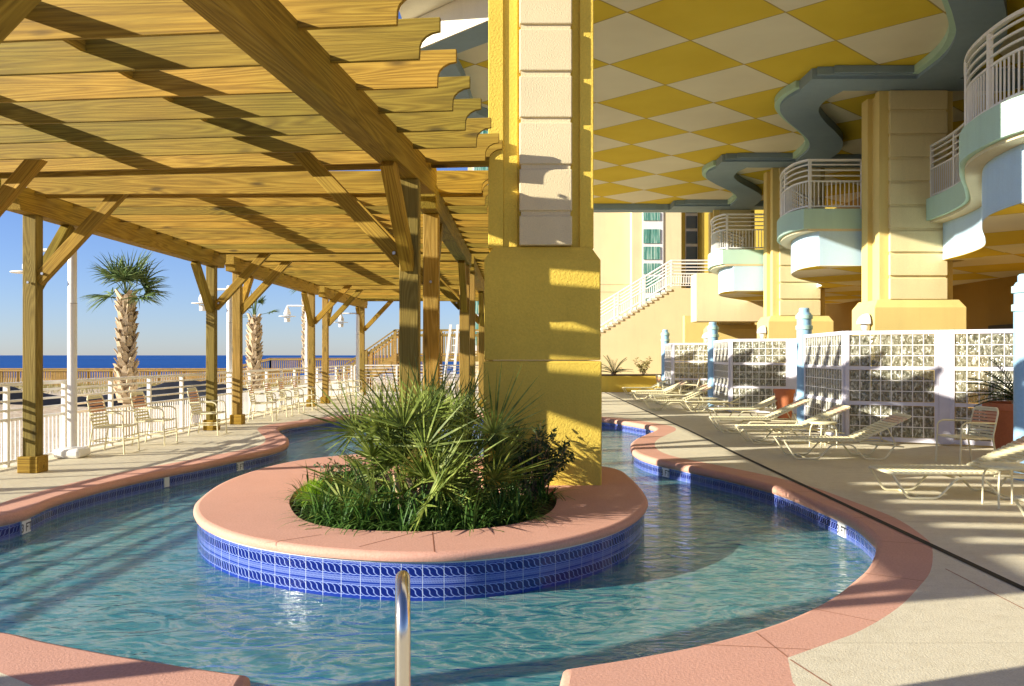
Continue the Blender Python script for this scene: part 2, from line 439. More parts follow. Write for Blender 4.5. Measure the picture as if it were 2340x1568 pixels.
def sweep(mb, ring, prof, uv=False):
    """rings at (offset, z) stacked into strips"""
    n = len(ring); o = len(mb.v)
    for d, z in prof:
        rg = offset(ring, d) if d else ring
        mb.v += [(p.x, p.y, z) for p in rg]
    for j in range(len(prof)-1):
        for i in range(n):
            k = (i+1)%n; mb.f.append((o+j*n+i, o+j*n+k, o+(j+1)*n+k, o+(j+1)*n+i))
def tile_band(ring, off, z0, z1, ztop, name, parent=None):
    rg = offset(ring, off) if off else ring; n = len(rg)
    me = bpy.data.meshes.new(name); vs = [(p.x,p.y,z1) for p in rg]+[(p.x,p.y,z0) for p in rg]
    fs = [(i,(i+1)%n,n+(i+1)%n,n+i) for i in range(n)]
    me.from_pydata(vs, [], fs); uvl = me.uv_layers.new(name='UVMap'); acc = 0; s = [0]
    for i in range(n): acc += (rg[(i+1)%n]-rg[i]).length; s.append(acc)
    for fi, p in enumerate(me.polygons):
        us = (s[fi], s[fi+1], s[fi+1], s[fi]); zs = (z1, z1, z0, z0)
        for k, li in enumerate(p.loop_indices): uvl.data[li].uv = (us[k], ztop-zs[k])
    me.materials.append(M['tile']); me.shade_smooth()
    o = bpy.data.objects.new(name, me); COL.objects.link(o)
    if parent: o.parent = parent; o.matrix_parent_inverse = Matrix.LocRotScale(parent.location, parent.rotation_euler, None).inverted()
    return o

# ------------------------------------------------------------------ ground: deck, pool, sand, sea
Gp = lambda l, z=0: [G(x, y, z).to_2d() for x, y in l]
right = Gp([(1500,1493),(1650,1461),(1800,1415),(1900,1367),(1960,1322),(1995,1287)])+Gp([(2010,1268),(1998,1247),(1950,1207),(1870,1170),(1800,1140),(1740,1120),(1650,1097),(1560,1077),(1490,1061),(1452,1045),(1444,1028),(1455,1015),(1480,1003),(1501,993),(1494,985),(1460,978),(1420,971),(1385,966)], -.11)
back = Gp([(1300,960),(1150,956),(1000,955),(900,956)], -.11)
left = Gp([(828,958),(760,965),(706,973),(655,981),(633,989),(640,999),(655,1011),(656,1023),(640,1033),(600,1044),(520,1061),(450,1076),(380,1090),(250,1120),(125,1157),(0,1203)], -.11)
lw = [Vector(p) for p in ((-6.4,8.35),(-7.3,7.5),(-7.2,6.6),(-6.0,6.05),(-4.5,5.8))]
nearl = Gp([(0,1442),(100,1464),(250,1493),(400,1518)])
cornl = Gp([(560,1541)]); cornr = Gp([(1295,1527)])
rec = [Vector(p) for p in ((-1.36,4.1),(-1.3,3.3),(.05,3.2),(.2,4.1))]
pool_ctrl = cornr+right+back+left+lw+nearl+cornl+rec
ic = [0, pool_ctrl.index(cornl[0]), len(pool_ctrl)-3, len(pool_ctrl)-2]
SUB = 6
pool = smooth_curve(pool_ctrl, SUB, True, ic)
if area(pool) < 0: print('WARNING pool ring clockwise')
cop_w = []
kL = pool_ctrl.index(cornl[0])*SUB; NN = len(pool)
outer = offset(pool, .43)
# wider salmon aprons each side of the step recess
for i in range(NN):
    p = pool[i]
    if i >= kL or i < 1:
        if p.x < -1.0: outer[i] = Vector((-2.42-.0005*(i-kL), min(p.y-.05, 4.50)-.0008*(i-kL)))
        elif p.x > -.05: outer[i] = Vector((1.46, min(p.y-.1, 4.6)))
        else: outer[i] = Vector((p.x, p.y-.4))
for i in range(0, SUB+1):
    t = i/SUB; outer[i] = Vector((1.46, 4.6)).lerp(G(1800,1503).to_2d(), t)
for i in range(SUB+1, 3*SUB):
    t = (i-SUB)/(2*SUB); outer[i] = outer[SUB].lerp(outer[3*SUB], t)
for i in range(kL-4*SUB, kL+1):
    t = (i-(kL-4*SUB))/(4*SUB); outer[i] = G(-60, 1512).to_2d().lerp(Vector((-2.42, 4.52)), t)
# deck sheet with the pool hole
deck_out = [Vector(p) for p in ((-9.4,-4),(-8.55,4),(-7.95,13.6),(-7.55,21),(-7.4,32),(-7.3,39.8),(.6,40.2),(1.5,52),(18,52),(18,-4))][::-1]
def holed(name, out, hole, z, mat):
    vs = [Vector((p.x,p.y,z)) for p in out]+[Vector((p.x,p.y,z)) for p in hole]
    fs = tessellate_polygon([[Vector((p.x,p.y,0)) for p in out], [Vector((p.x,p.y,0)) for p in hole]])
    mb = MB(); mb.add(vs, fs); o = mb.build(name, mat); 
    for pl in o.data.polygons:
        if pl.normal.z < 0: o.data.flip_normals(); break
    return o
struct(holed('pool_deck', deck_out, outer, 0.0, 'deck'))
mb = MB(); n = len(deck_out); mb.v = [(p.x,p.y,-.002) for p in deck_out]+[(p.x,p.y,-.7) for p in deck_out]
mb.f = [(i,(i+1)%n,n+(i+1)%n,n+i) for i in range(n)]; struct(mb.build('deck_edge', 'deck'))
mb = MB(); n = NN
prof = [(0, -.008), (-.022, -.026), (-.030, -.06), (-.024, -.10), (-.004, -.112)]
mb.v += [(p.x,p.y,0.0) for p in outer]; mb.v += [(p.x,p.y,0.0) for p in offset(pool, .03)]
for i in range(n): j = (i+1)%n; mb.f.append((i,j,n+j,n+i))
o0 = len(mb.v)
for d, z in [(.03, 0.0)]+prof:
    mb.v += [(p.x,p.y,z) for p in offset(pool, d)]
for j in range(len(prof)):
    for i in range(n): k = (i+1)%n; mb.f.append((o0+j*n+i, o0+j*n+k, o0+(j+1)*n+k, o0+(j+1)*n+i))
cp = mb.build('pool_coping', 'pink', smooth=True, angle=60); struct(cp)
WZ = -.27
struct(tile_band(pool, .004, -.50, -.108, -.108, 'pool_tile_band'))
mb = MB(); n = NN; rg = offset(pool, .008)
mb.v = [(p.x,p.y,-.48) for p in rg]+[(p.x,p.y,-.82) for p in rg]
mb.f = [(i,(i+1)%n,n+(i+1)%n,n+i) for i in range(n)]
for t in tessellate_polygon([[Vector((p.x,p.y,0)) for p in rg]]): mb.f.append(tuple(n+k for k in t))
struct(mb.build('pool_basin', 'basin'))
# steps in the recess
mb = MB()
for k in range(3): mb.box((-1.3, 3.25+.0*k, -.815), (.1+.02*k, 3.6+.33*k, -.40-.14*k))
struct(mb.build('pool_steps', 'basin'))
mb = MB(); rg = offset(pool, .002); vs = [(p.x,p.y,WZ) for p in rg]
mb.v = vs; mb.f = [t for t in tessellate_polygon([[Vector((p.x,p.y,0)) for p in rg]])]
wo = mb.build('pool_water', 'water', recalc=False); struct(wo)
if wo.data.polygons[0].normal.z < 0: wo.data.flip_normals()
M['seam0'] = plain('coping joint line', (.36, .17, .10), .9, .1)
mb = MB()
def cjoint(a, b, w_=.004, z=.0016):
    A = G(*a).to_2d() if not isinstance(a, Vector) else a; B = G(*b).to_2d() if not isinstance(b, Vector) else b
    d = (B-A).normalized(); sd = Vector((-d.y, d.x))*w_
    mb.add([(A.x-sd.x,A.y-sd.y,z),(A.x+sd.x,A.y+sd.y,z),(B.x+sd.x,B.y+sd.y,z),(B.x-sd.x,B.y-sd.y,z)], [(0,1,2,3)])
for k in range(10, NN-30, 11):
    if k > kL-26: break
    cjoint(pool[k], outer[k])
cjoint((1728,1446), (1800,1502), .004)
struct(mb.build('coping_joints', 'seam0'))
mb = MB()
for a_, b_ in (((1806,1508),(1900,1568)), ((2160,1300),(2340,1392))): cjoint(a_, b_, .005)
struct(mb.build('deck_joints', 'seam0'))
# drain line
pts = [(4.28,41), (4.0,20), (3.86,14.75), (3.72,6.4), (3.6,-2)]
mb = MB()
for a, b in zip(pts[:-1], pts[1:]): 
    mb.add([(a[0]-.035,a[1],.004),(a[0]+.035,a[1],.004),(b[0]+.035,b[1],.004),(b[0]-.035,b[1],.004)], [(0,1,2,3)])
struct(mb.build('drain_channel', 'rubber'))
# sand
def sand_h(x, y):
    edge = -7.95+(y-13.6)*.02 if y < 40 else 1.2
    inside = (x > edge-.0 and y < 40) or (x > .9 and y < 52)
    if inside: return -2.2
    h = -.42+.10*math.sin(x*.6)*math.cos(y*.4)
    if y > 25: h += .30*math.exp(-((y-38-.1*x)/9)**2)*(1+.5*math.sin(x*.5))
    h -= 3.6*min(1, max(0, (y*.9-x*.35-92)/45))
    return h
xs = [-9000,-900,-300,-160]+[-110+i*2.5 for i in range(36)]+[-20+i*.8 for i in range(36)]+[10,20,60,200]
ys = [-400,-40]+[-10+i*1.0 for i in range(66)]+[58+i*5 for i in range(22)]+[180,260]
mb = MB(); mb.v = [(x,y,sand_h(x,y)) for y in ys for x in xs]; nx = len(xs)
mb.f = [(j*nx+i,j*nx+i+1,(j+1)*nx+i+1,(j+1)*nx+i) for j in range(len(ys)-1) for i in range(nx-1)]
struct(mb.build('beach_sand', 'sand', smooth=True))
mb = MB().add([(-40000,-3000,-3.2),(40000,-3000,-3.2),(40000,45000,-3.2),(-40000,45000,-3.2)], [(0,1,2,3)])
struct(mb.build('sea', 'sea'))

# ------------------------------------------------------------------ planter island
ZI = .125; zi = .045
Gi = lambda l, z: [G(x, y, z).to_2d() for x, y in l]
isl_c = Gi([(450,1176),(468,1207),(530,1236),(620,1257),(760,1275),(930,1284),(1090,1279),(1250,1259),(1370,1230),(1440,1199),(1472,1166),(1466,1140),(1440,1108),(1405,1084)], zi)+\
        [Vector(p) for p in ((.95,13.0),(.2,13.7),(-1.2,13.9))]+Gi([(850,1048),(760,1054),(680,1064),(600,1083),(520,1113),(468,1148)], zi)
isl = smooth_curve(isl_c, 6)
if area(isl) < 0: isl = isl[::-1]
hole_c = Gi([(664,1160),(690,1187),(760,1206),(860,1213),(985,1214),(1100,1208),(1200,1192),(1254,1172),(1272,1146),(1268,1112)], ZI)+[Vector((.56,10.55)),Vector((-.3,10.6)),Vector((-.55,12.2)),Vector((-2.0,12.4))]+Gi([(760,1088),(690,1112),(664,1138)], ZI)
hole = smooth_curve(hole_c, 5)
if area(hole) < 0: hole = hole[::-1]
isl_t = thing('planter_island', 'raised salmon rimmed island with blue cable tile sides standing in the pool', 'planter', (-.3, 9.5, 0))
out_top = offset(isl, -.02)
cpt = MB(); vs = [(p.x,p.y,ZI) for p in out_top]+[(p.x,p.y,ZI) for p in hole]
cpt.add(vs, tessellate_polygon([[Vector((p.x,p.y,0)) for p in out_top], [Vector((p.x,p.y,0)) for p in hole]]))
n = len(isl); o0 = len(cpt.v); pr = [(-.02,ZI),(.012,ZI-.006),(.032,ZI-.025),(.036,ZI-.05),(.026,ZI-.075),(-.01,ZI-.082)]
for d, z in pr: cpt.v += [(p.x,p.y,z) for p in offset(isl, d)]
for j in range(len(pr)-1):
    for i in range(n): k = (i+1)%n; cpt.f.append((o0+j*n+i,o0+j*n+k,o0+(j+1)*n+k,o0+(j+1)*n+i))
nh = len(hole); o0 = len(cpt.v); cpt.v += [(p.x,p.y,ZI) for p in hole]+[(p.x,p.y,0.0) for p in hole]
cpt.f += [(o0+i,o0+(i+1)%nh,o0+nh+(i+1)%nh,o0+nh+i) for i in range(nh)]
cpt.build('coping', 'pink', isl_t, smooth=True, angle=50)
tb = tile_band(isl, -.004, -.815, zi-.004, zi-.004, 'tile_wall', isl_t)
mb = MB().add([(p.x,p.y,.04) for p in hole], tessellate_polygon([[Vector((p.x,p.y,0)) for p in hole]]))
mb.build('planting_soil', 'mulch', isl_t)
# control joints (thin dark grooves cut in the coping, laid as slightly proud seams)
def seam(a, b, name='joint'):
    A = G(*a, ZI); B = G(*b, ZI); mb = MB(); d = (B-A).normalized(); s = Vector((-d.y, d.x, 0))*.004
    up = Vector((0,0,.0015))
    mb.add([A-s+up, A+s+up, B+s+up, B-s+up], [(0,1,2,3)]); mb.build(name, 'seam', isl_t)
M['seam'] = plain('dark joint line', (.28, .11, .06), .9, .1)  # even dark brown of the coping control joints
M['seaml'] = plain('pale joint line', (.72, .52, .40), .9, .1)
seam((603,1392-1392+1242),(735,1222)); seam((993,1262),(988,1216)); seam((820,1250),(955,1215))
def lab(txt, h, origin, xdir, zdir, mat, parent, name='lettering', off=.002):
    cu = bpy.data.curves.new('txt', 'FONT'); cu.body = txt; cu.size = h*1.38; cu.align_x = 'CENTER'; cu.offset = .0015; cu.extrude = .0006
    to = bpy.data.objects.new('txt', cu); COL.objects.link(to); dg = bpy.context.evaluated_depsgraph_get()
    me = bpy.data.meshes.new_from_object(to.evaluated_get(dg)); bpy.data.objects.remove(to); me.name = name
    me.materials.clear(); me.materials.append(M[mat]); o = bpy.data.objects.new(name, me); COL.objects.link(o)
    x = Vector(xdir).normalized(); z = Vector(zdir).normalized(); nn = x.cross(z)
    mt = Matrix((x, z, nn)).transposed().to_4x4(); mt.translation = Vector(origin)+nn*off
    o.parent = parent; o.matrix_local = Matrix.LocRotScale(parent.location, parent.rotation_euler, None).inverted()@mt
    return o
M['inkblack'] = plain('black glaze', (.015,.015,.02), .4)
M['markwhite'] = plain('white glaze', (.78,.78,.76), .25)
def marker(px, py, where, txt='3 FT', wd=.20, flip=False):
    q = G(px, py).to_2d(); i = min(range(NN), key=lambda k: (pool[k]-q).length)
    t = (pool[(i+1)%NN]-pool[i-1]).normalized(); p = pool[i]; nrm = Vector((-t.y, t.x))  # into the water
    o = thing('depth_marker', 'white depth tile %s' % where, 'marker', (p.x, p.y, -.2), 0, 'depth markers on the pool edge')
    mt = Matrix((Vector((t.x,t.y,0)), Vector((nrm.x,nrm.y,0)), Vector((0,0,1)))).transposed().to_4x4(); mt.translation = Vector((p.x,p.y,-.19))
    MB().box((-wd/2, -.006, -.07), (wd/2, .012, .072), mt).build('plate', 'markwhite', o)
    # the side seen from the water: x runs along -t when looking at the wall
    xd = Vector((-t.x,-t.y,0)); 
    if txt: lab(txt, .095, mt@Vector((0,.012,-.048)), xd, (0,0,1), 'inkblack', o, off=.001)
marker(125,1160,'reading 3 FT near the left frame edge'); marker(612,1042,'reading 3 FT on the left bulge of the pool')
marker(455,1075,'with no clear writing on the left pool edge', '', .12)
marker(1470,1057,'reading 3 FT on the far right bulge'); marker(1870,1170,'reading 3 FT on the right pool edge in sun')

# handrail
hr = thing('pool_handrail', 'curved stainless steel handrail at the pool steps', 'handrail', (-.315, 2.55, 0), math.atan2(.122,1))
pts = []
for k in range(13):
    a = math.pi-k*math.pi/2/6*.62; pts.append((0, .14+.14*math.cos(a), .88+.14*math.sin(a)))
last = pts[-1]; pts = [(0,0,0),(0,0,.4)]+pts+[(0,.75,.62),(0,1.15,.36),(0,1.22,.25),(0,1.24,-.1),(0,1.24,-.41)]
MB().tube(pts, .0225, 14).build('rail_tube', 'steel', None, smooth=True).parent = hr
MB().lathe((0,0,0), [(.055,.001),(.055,.012),(.03,.02)], 18).build('floor_flange', 'steel', None, smooth=True).parent = hr

# ------------------------------------------------------------------ pergolas
ZB, ZT, ZR = 3.73, 4.07, 4.01      # beam underside / top, rafter underside
RH = .32
def pergola(label, L0, L1, R0, R1, spacing, ybeg_posts, right_over=.88, left_over=.7, bolts=True, insets=(.62,.62), us=None, lshift=0):
    """L0,L1 / R0,R1: near and far ends of the left and right beams"""
    L0,L1,R0,R1 = (Vector((*p, 0)) for p in (L0,L1,R0,R1))
    t = thing('pergola', label, 'pergola', ((L0.x+R0.x)/2, (L0.y+R0.y)/2, 0), 0, 'pergola bays along the pool')
    dr = (R1-R0).normalized(); dl = (L1-L0).normalized(); cross = (R0-L0).normalized()
    L0b = L0-dl*lshift
    for a, b, d in ((L0b,L1,dl),(R0,R1,dr)):
        n = (b-a).length; H = ZT-ZB
        poly = [(0,-H*.5+.0),(n,-H*.5),(n,H*.5),(0,H*.5)]
        poly = [(.0,-.02),(.05,-.03),(.09,-.07),(.11,-H/2),(n-.11,-H/2),(n-.09,-.07),(n-.05,-.03),(n,-.02),(n,H/2),(0,H/2)]
        timber('beam', a+Vector((0,0,(ZB+ZT)/2)), b+Vector((0,0,(ZB+ZT)/2)), .24, H, 'wood', t, poly=poly)
    n = (R1-R0).length; pi_, po_ = insets
    if us is None:
        k = int(round((n-.47-.47-.3)/spacing)); us = [.47, .77]+[.77+(n-1.54)*i/k for i in range(1, k)]+[n-.77, n-.47]
    us = sorted(us); cnt = len(us); raf = []
    for u in us:
        a = L0.lerp(L1, u/n); b = R0.lerp(R1, u/n); c = (b-a).normalized()
        raf.append((a-c*left_over, b+c*(.12+right_over)))
    extra = []
    for a, b in raf+extra:
        L = (b-a).length
        pr = [(0,.5*RH),(0,.5*RH-.11),(.06,.5*RH-.12),(.11,.5*RH-.145),(.145,.5*RH-.18),(.16,.5*RH-.22),(.165,-.5*RH)]
        poly = [(x,z) for x,z in pr]+[(L-x,z) for x,z in pr[::-1]]
        timber('rafter', a+Vector((0,0,ZR+RH/2)), b+Vector((0,0,ZR+RH/2)), .042, RH, 'wood', t, .004, poly[::-1])
    for f in (.335, .672):
        for i in range(cnt-1):
            if us[i+1]-us[i] < .4: continue
            def at(j):
                a, b = raf[j]; c = (b-a).normalized(); return (a+c*left_over).lerp(b-c*(.12+right_over), f)
            p, q = at(i), at(i+1); d = (q-p).normalized()*.022; z = Vector((0,0,ZR+RH-.076))
            timber('blocking', p+d+z, q-d+z, .042, .15, 'wood', t, 0)
    # posts
    for side, (a, b, d) in enumerate(((L0b,L1,dl),(R0,R1,dr))):
        for e, sgn in ((a, 1), (b, -1)):
            p = e+d*sgn*(pi_ if sgn == 1 else po_)
            zb = .1 if (side == 1 and 5 < p.y < 12.5) else 0
            timber('post', p+Vector((0,0,zb)), p+Vector((0,0,ZB)), .225 if side else .2, .225 if side else .2, 'woodpost', t, .012)
            if zb == 0:
                MB().box((p.x-.15,p.y-.15,.001),(p.x+.15,p.y+.15,.24)).build('post_base', 'wood', t, bevel=.012)
            # brace along the beam
            s = d*sgn; h = .045
            bp = lambda base, dv, top, run: None
            q0 = p+s*.08+Vector((0,0,2.72)); q1 = p+s*1.02+Vector((0,0,ZB-.0))
            Lb = (q1-q0).length
            poly = [(.02,-.09),(Lb-.02,-.09),(Lb-.13,.09),(.2,.09),(.2,.05),(.13,.05)]
            timber('brace', q0, q1, .14, .18, 'wood', t, .006, [(0,-.09),(Lb,-.09),(Lb,.09),(0,.09)])
            c = cross if side == 0 else -cross
            q0 = p+c*.08+Vector((0,0,2.78)); q1 = p+c*1.36+Vector((0,0,ZR+.13)); Lb = (q1-q0).length
            timber('brace', q0, q1, .13, .17, 'wood', t, .006, [(0,-.085),(Lb-.01,-.085),(Lb-.16,.085),(.0,.085)])
            if bolts:
                yy = Vector((0,-1,0))
                for q, r_ in ((p+Vector((.0,-.16,ZR+.08)),.022), (p+Vector((.0,-.16,ZR+.23)),.022), (q1-c*.12+Vector((0,-.13,-.05)),.022), (q0+c*.10+Vector((0,-.065,.10)),.02), (p+Vector((0,-.115,2.75)),.018)):
                    MB().tube([q, q+yy*.03], r_, 8).build('bolt', 'bolt', t)
    return t
k1 = .1125; dv = Vector((k1,1)).normalized(); pv = Vector((dv.y,-dv.x))
def s1(u, y): 
    p = Vector((-2.27-.07+k1*y, y)); return tuple(p-pv*u)
pergola('wooden pergola bay overhead, nearest to the camera, beside the yellow column', s1(5.95,2.55), s1(5.95,11.25), s1(0,2.55), s1(0,11.25), .72, 0, insets=(.42, .98), lshift=1.0, us=[(y-2.55)/math.cos(math.atan(k1)) for y in (2.69,3.41,4.13,4.85,5.57,6.29,7.01,7.73,8.46,9.18,9.92,10.61,10.93)])
pergola('wooden pergola bay whose front left post stands at the left frame edge', (-6.98,12.25), (-6.82,20.75), (-1.17,12.15), (-1.06,20.6), .76, 0, .78)
pergola('third wooden pergola bay from the camera', (-6.78,21.2), (-6.62,29.9), (-1.02,21.1), (-.98,29.7), .76, 0, .78, bolts=False)
pergola('farthest wooden pergola bay, ending before the timber stair', (-6.6,30.6), (-6.38,38.4), (-.98,30.4), (-.92,38.2), .76, 0, .78, bolts=False)

# ------------------------------------------------------------------ the big column on the island
c1 = thing('stucco_column', 'tall yellow stucco column with cream panels rising from the planter island', 'column', (.32,11.6,ZI))
X0,X1,Y0,Y1 = -.335,1.075,10.72,12.5; ZBk = 3.03
def chamf(x0,x1,y0,y1,z0,z1,c,name,par,mat='yellow'):
    mb = MB(); zc = z1-c*1.6
    mb.add([(x0,y0,z0),(x1,y0,z0),(x1,y1,z0),(x0,y1,z0),(x0,y0,zc),(x1,y0,zc),(x1,y1,zc),(x0,y1,zc),(x0+c,y0+c,z1),(x1-c,y0+c,z1),(x1-c,y1-c,z1),(x0+c,y1-c,z1)],
     [(0,1,5,4),(1,2,6,5),(2,3,7,6),(3,0,4,7),(4,5,9,8),(5,6,10,9),(6,7,11,10),(7,4,8,11),(8,9,10,11),(3,2,1,0)])
    return mb.build(name, mat, par, bevel=.015)
zj = 1.63
chamf(X0-.012,X1+.012,Y0-.012,Y1+.012,.1,zj,.012,'plinth_lower',c1)
chamf(X0,X1,Y0,Y1,zj+.012,ZBk,.11,'plinth_upper',c1)
mb = MB()
xa, xb = X0+.045, X1-.075; ya, yb = Y0+.12, Y1-.12; ZTop = 8.3
# stepped shaft: outer core then recessed bays
mb.box((xa+.22,ya+.05,ZBk-.02),(xb-.1,yb-.05,ZTop)); mb.build('shaft_core', 'yellow', c1)
mb = MB()
for x0_, x1_, dy in ((xa,xa+.185,.0),(xb-.17,xb,.0)):
    mb.box((x0_,ya+dy,ZBk-.02),(x1_,yb-dy,ZTop))
mb.build('corner_pilaster', 'yellow', c1, bevel=.008)
mb = MB()
for x0_, x1_ in ((xa+.185,xa+.36),): mb.box((x0_,ya+.028,ZBk-.02),(x1_,yb-.028,ZTop))
mb.build('inner_pilaster', 'yellow', c1, bevel=.008)
# cream rusticated panels
px0, px1 = -.335+.045+.36+.0, .735
px0 = (1187-1170)/F*Y0; px1 = (1308-1170)/F*Y0
for side in (0,):
    z = ZBk+.01; hs = [.355]+[.505]*12
    for h in hs:
        if z > ZTop-.1: break
        MB().box((px0,ya-.09,z),(px1,ya+.2,min(z+h,ZTop))).build('cream_panel', 'cream', c1, bevel=.014)
        if z+h < ZTop-.1: MB().box((px0+.02,ya-.06,z+h-.001),(px1-.02,ya+.2,z+h+.0645)).build('panel_joint', 'cream', c1)
        z += h+.063

def hall_column(Yn, label):
    t = thing('stucco_column', label, 'column', (9.8, Yn+.7, 0), 0, 'yellow columns behind the glass block screens')
    x0,x1,y0,y1 = 8.62,10.82,Yn-.15,Yn+1.25
    chamf(x0,x1,y0,y1,0,ZBk,.12,'plinth',t,'yellowpale')
    mb = MB(); mb.box((x0+.32,y0+.32,ZBk-.02),(x1-.32,y1-.32,8.06)); mb.build('shaft_core', 'yellowpale', t)
    mb = MB()
    for a, b in ((y0+.20,y0+.44),(y1-.5,y1-.12)):
        mb.box((x0+.2,a,ZBk-.02),(x0+.5,b,8.06))
    mb.box((x0+.26,y0+.44,ZBk-.02),(x0+.5,y0+.62,8.06)); mb.box((x1-.5,y0+.26,ZBk-.02),(x1-.2,y1-.3,8.06))
    mb.build('corner_pilaster', 'yellowpale', t, bevel=.008)
    MB().box((x0+.44,y0+.155,ZBk-.01),(x1-.42,y0+.36,8.05)).build('panel_backing', 'creampanel', t)
    z = ZBk+.01
    while z < 7.95:
        h = min(.505, 8.04-z)
        MB().box((x0+.42,y0+.105,z),(x1-.4,y0+.34,z+h)).build('cream_panel', 'creampanel', t, bevel=.014)
        z += h+.063
    return t
COLY = [21.2, 29.9, 38.6]
hall_column(COLY[0], 'yellow and cream column nearest the right frame edge')
hall_column(COLY[1], 'yellow and cream column in the middle of the row behind the loungers')
hall_column(COLY[2], 'yellow and cream column farthest along the hall, beside the stair')
hall_column(12.5, 'yellow and cream column nearest the camera, beyond the right side')

# ------------------------------------------------------------------ the hotel overhang
hall = thing('hotel_overhang', 'hotel hall ceiling painted with yellow and cream diamonds, slate blue trim', 'building', (8,20,0))
lchain = [(1.2,6),(1.2,15.2),(-.4,16.8),(-2.0,18.5),(-1.85,20.6),(-1.75,22.8),(-1.58,23.6),(-.64,25.1),(.6,26.4),(.6,39.4)]
cpoly = lchain+[(18,39.4),(18,6)]
ZC = 8.3
MB().prism(cpoly, ZC, ZC+.3).build('ceiling', 'ceiling', hall)
# trim along the open left edge
mb = MB(); o0 = 0; inn = []
for i, p in enumerate(lchain):
    a = Vector(lchain[max(i-1,0)]); b = Vector(lchain[min(i+1,len(lchain)-1)]); d = (b-a).normalized(); inn.append(Vector(p)+Vector((d.y,-d.x))*.75)
ring = [Vector(p) for p in lchain]+inn[::-1]
mb.prism([(p.x,p.y) for p in ring], 8.05, ZC-.003); mb.build('edge_trim', 'slate', hall)
mb = MB()
fas = [(p[0]-.06, p[1]) for p in lchain]; fas2 = [(p[0]+.25, p[1]+.0) for p in lchain]
mb.prism(fas+fas2[::-1], 8.06, 8.72); mb.build('fascia', 'palecream', hall)
MB().prism([(-2.3,6),(-2.3,18.7),(1.2,18.3),(1.2,39.4),(18,39.4),(18,6)], 8.73, 30).build('upper_storeys', 'palecream', hall)
mb = MB(); mb.box((-.2,38.6,8.05),(9.0,39.35,ZC-.003)); mb.box((1.9,38.5,8.10),(6.3,38.62,ZC-.004)); mb.build('far_trim', 'slate', hall)
def wave(Yc):
    base = [(6.95,.1),(6.82,.9),(6.95,1.8),(7.5,2.9),(8.25,4.1),(8.85,5.2),(9.2,6.4),(9.3,7.9)]
    return smooth_curve([(x, Yc+y) for x,y in base], 6, False)
for Yc in (12.5, 21.2, 29.9):
    c = wave(Yc-.05); n = len(c)
    outc = [Vector((p.x+1.0, p.y)) for p in c]
    MB().prism([(p.x,p.y) for p in c]+[(p.x,p.y) for p in outc[::-1]], 8.05, ZC-.003).build('wave_trim', 'slate', hall, smooth=True, angle=30)
    ins = [Vector((p.x-.14, p.y)) for p in c]
    MB().prism([(p.x,p.y) for p in ins]+[(p.x-.0005,p.y) for p in c[::-1]], 8.13, ZC-.004).build('wave_bead', 'green', hall, smooth=True, angle=30)
    mb = MB(); mb.box((6.9,Yc+7.85,8.051),(12,Yc+8.75,ZC-.0035)); mb.box((7.0,Yc+7.72,8.12),(10.4,Yc+7.86,ZC-.0045))
    mb.box((7.35,Yc+7.62,8.14),(9.9,Yc+7.73,ZC-.005)); mb.build('cross_trim', 'slate', hall)
# rear wall and mid floor
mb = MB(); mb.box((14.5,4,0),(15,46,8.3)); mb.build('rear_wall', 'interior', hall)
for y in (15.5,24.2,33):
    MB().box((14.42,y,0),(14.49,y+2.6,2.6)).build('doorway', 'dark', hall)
mb = MB(); mb.box((10.9,6,3.99),(14.5,39.3,5.35)); mb.build('mid_floor', 'ceiling', hall)
mb = MB()
for y in (15,24,32.5): mb.box((14.3,y,5.36),(14.49,y+3.4,8.0))
mb.build('upper_glazing', 'glass', hall)

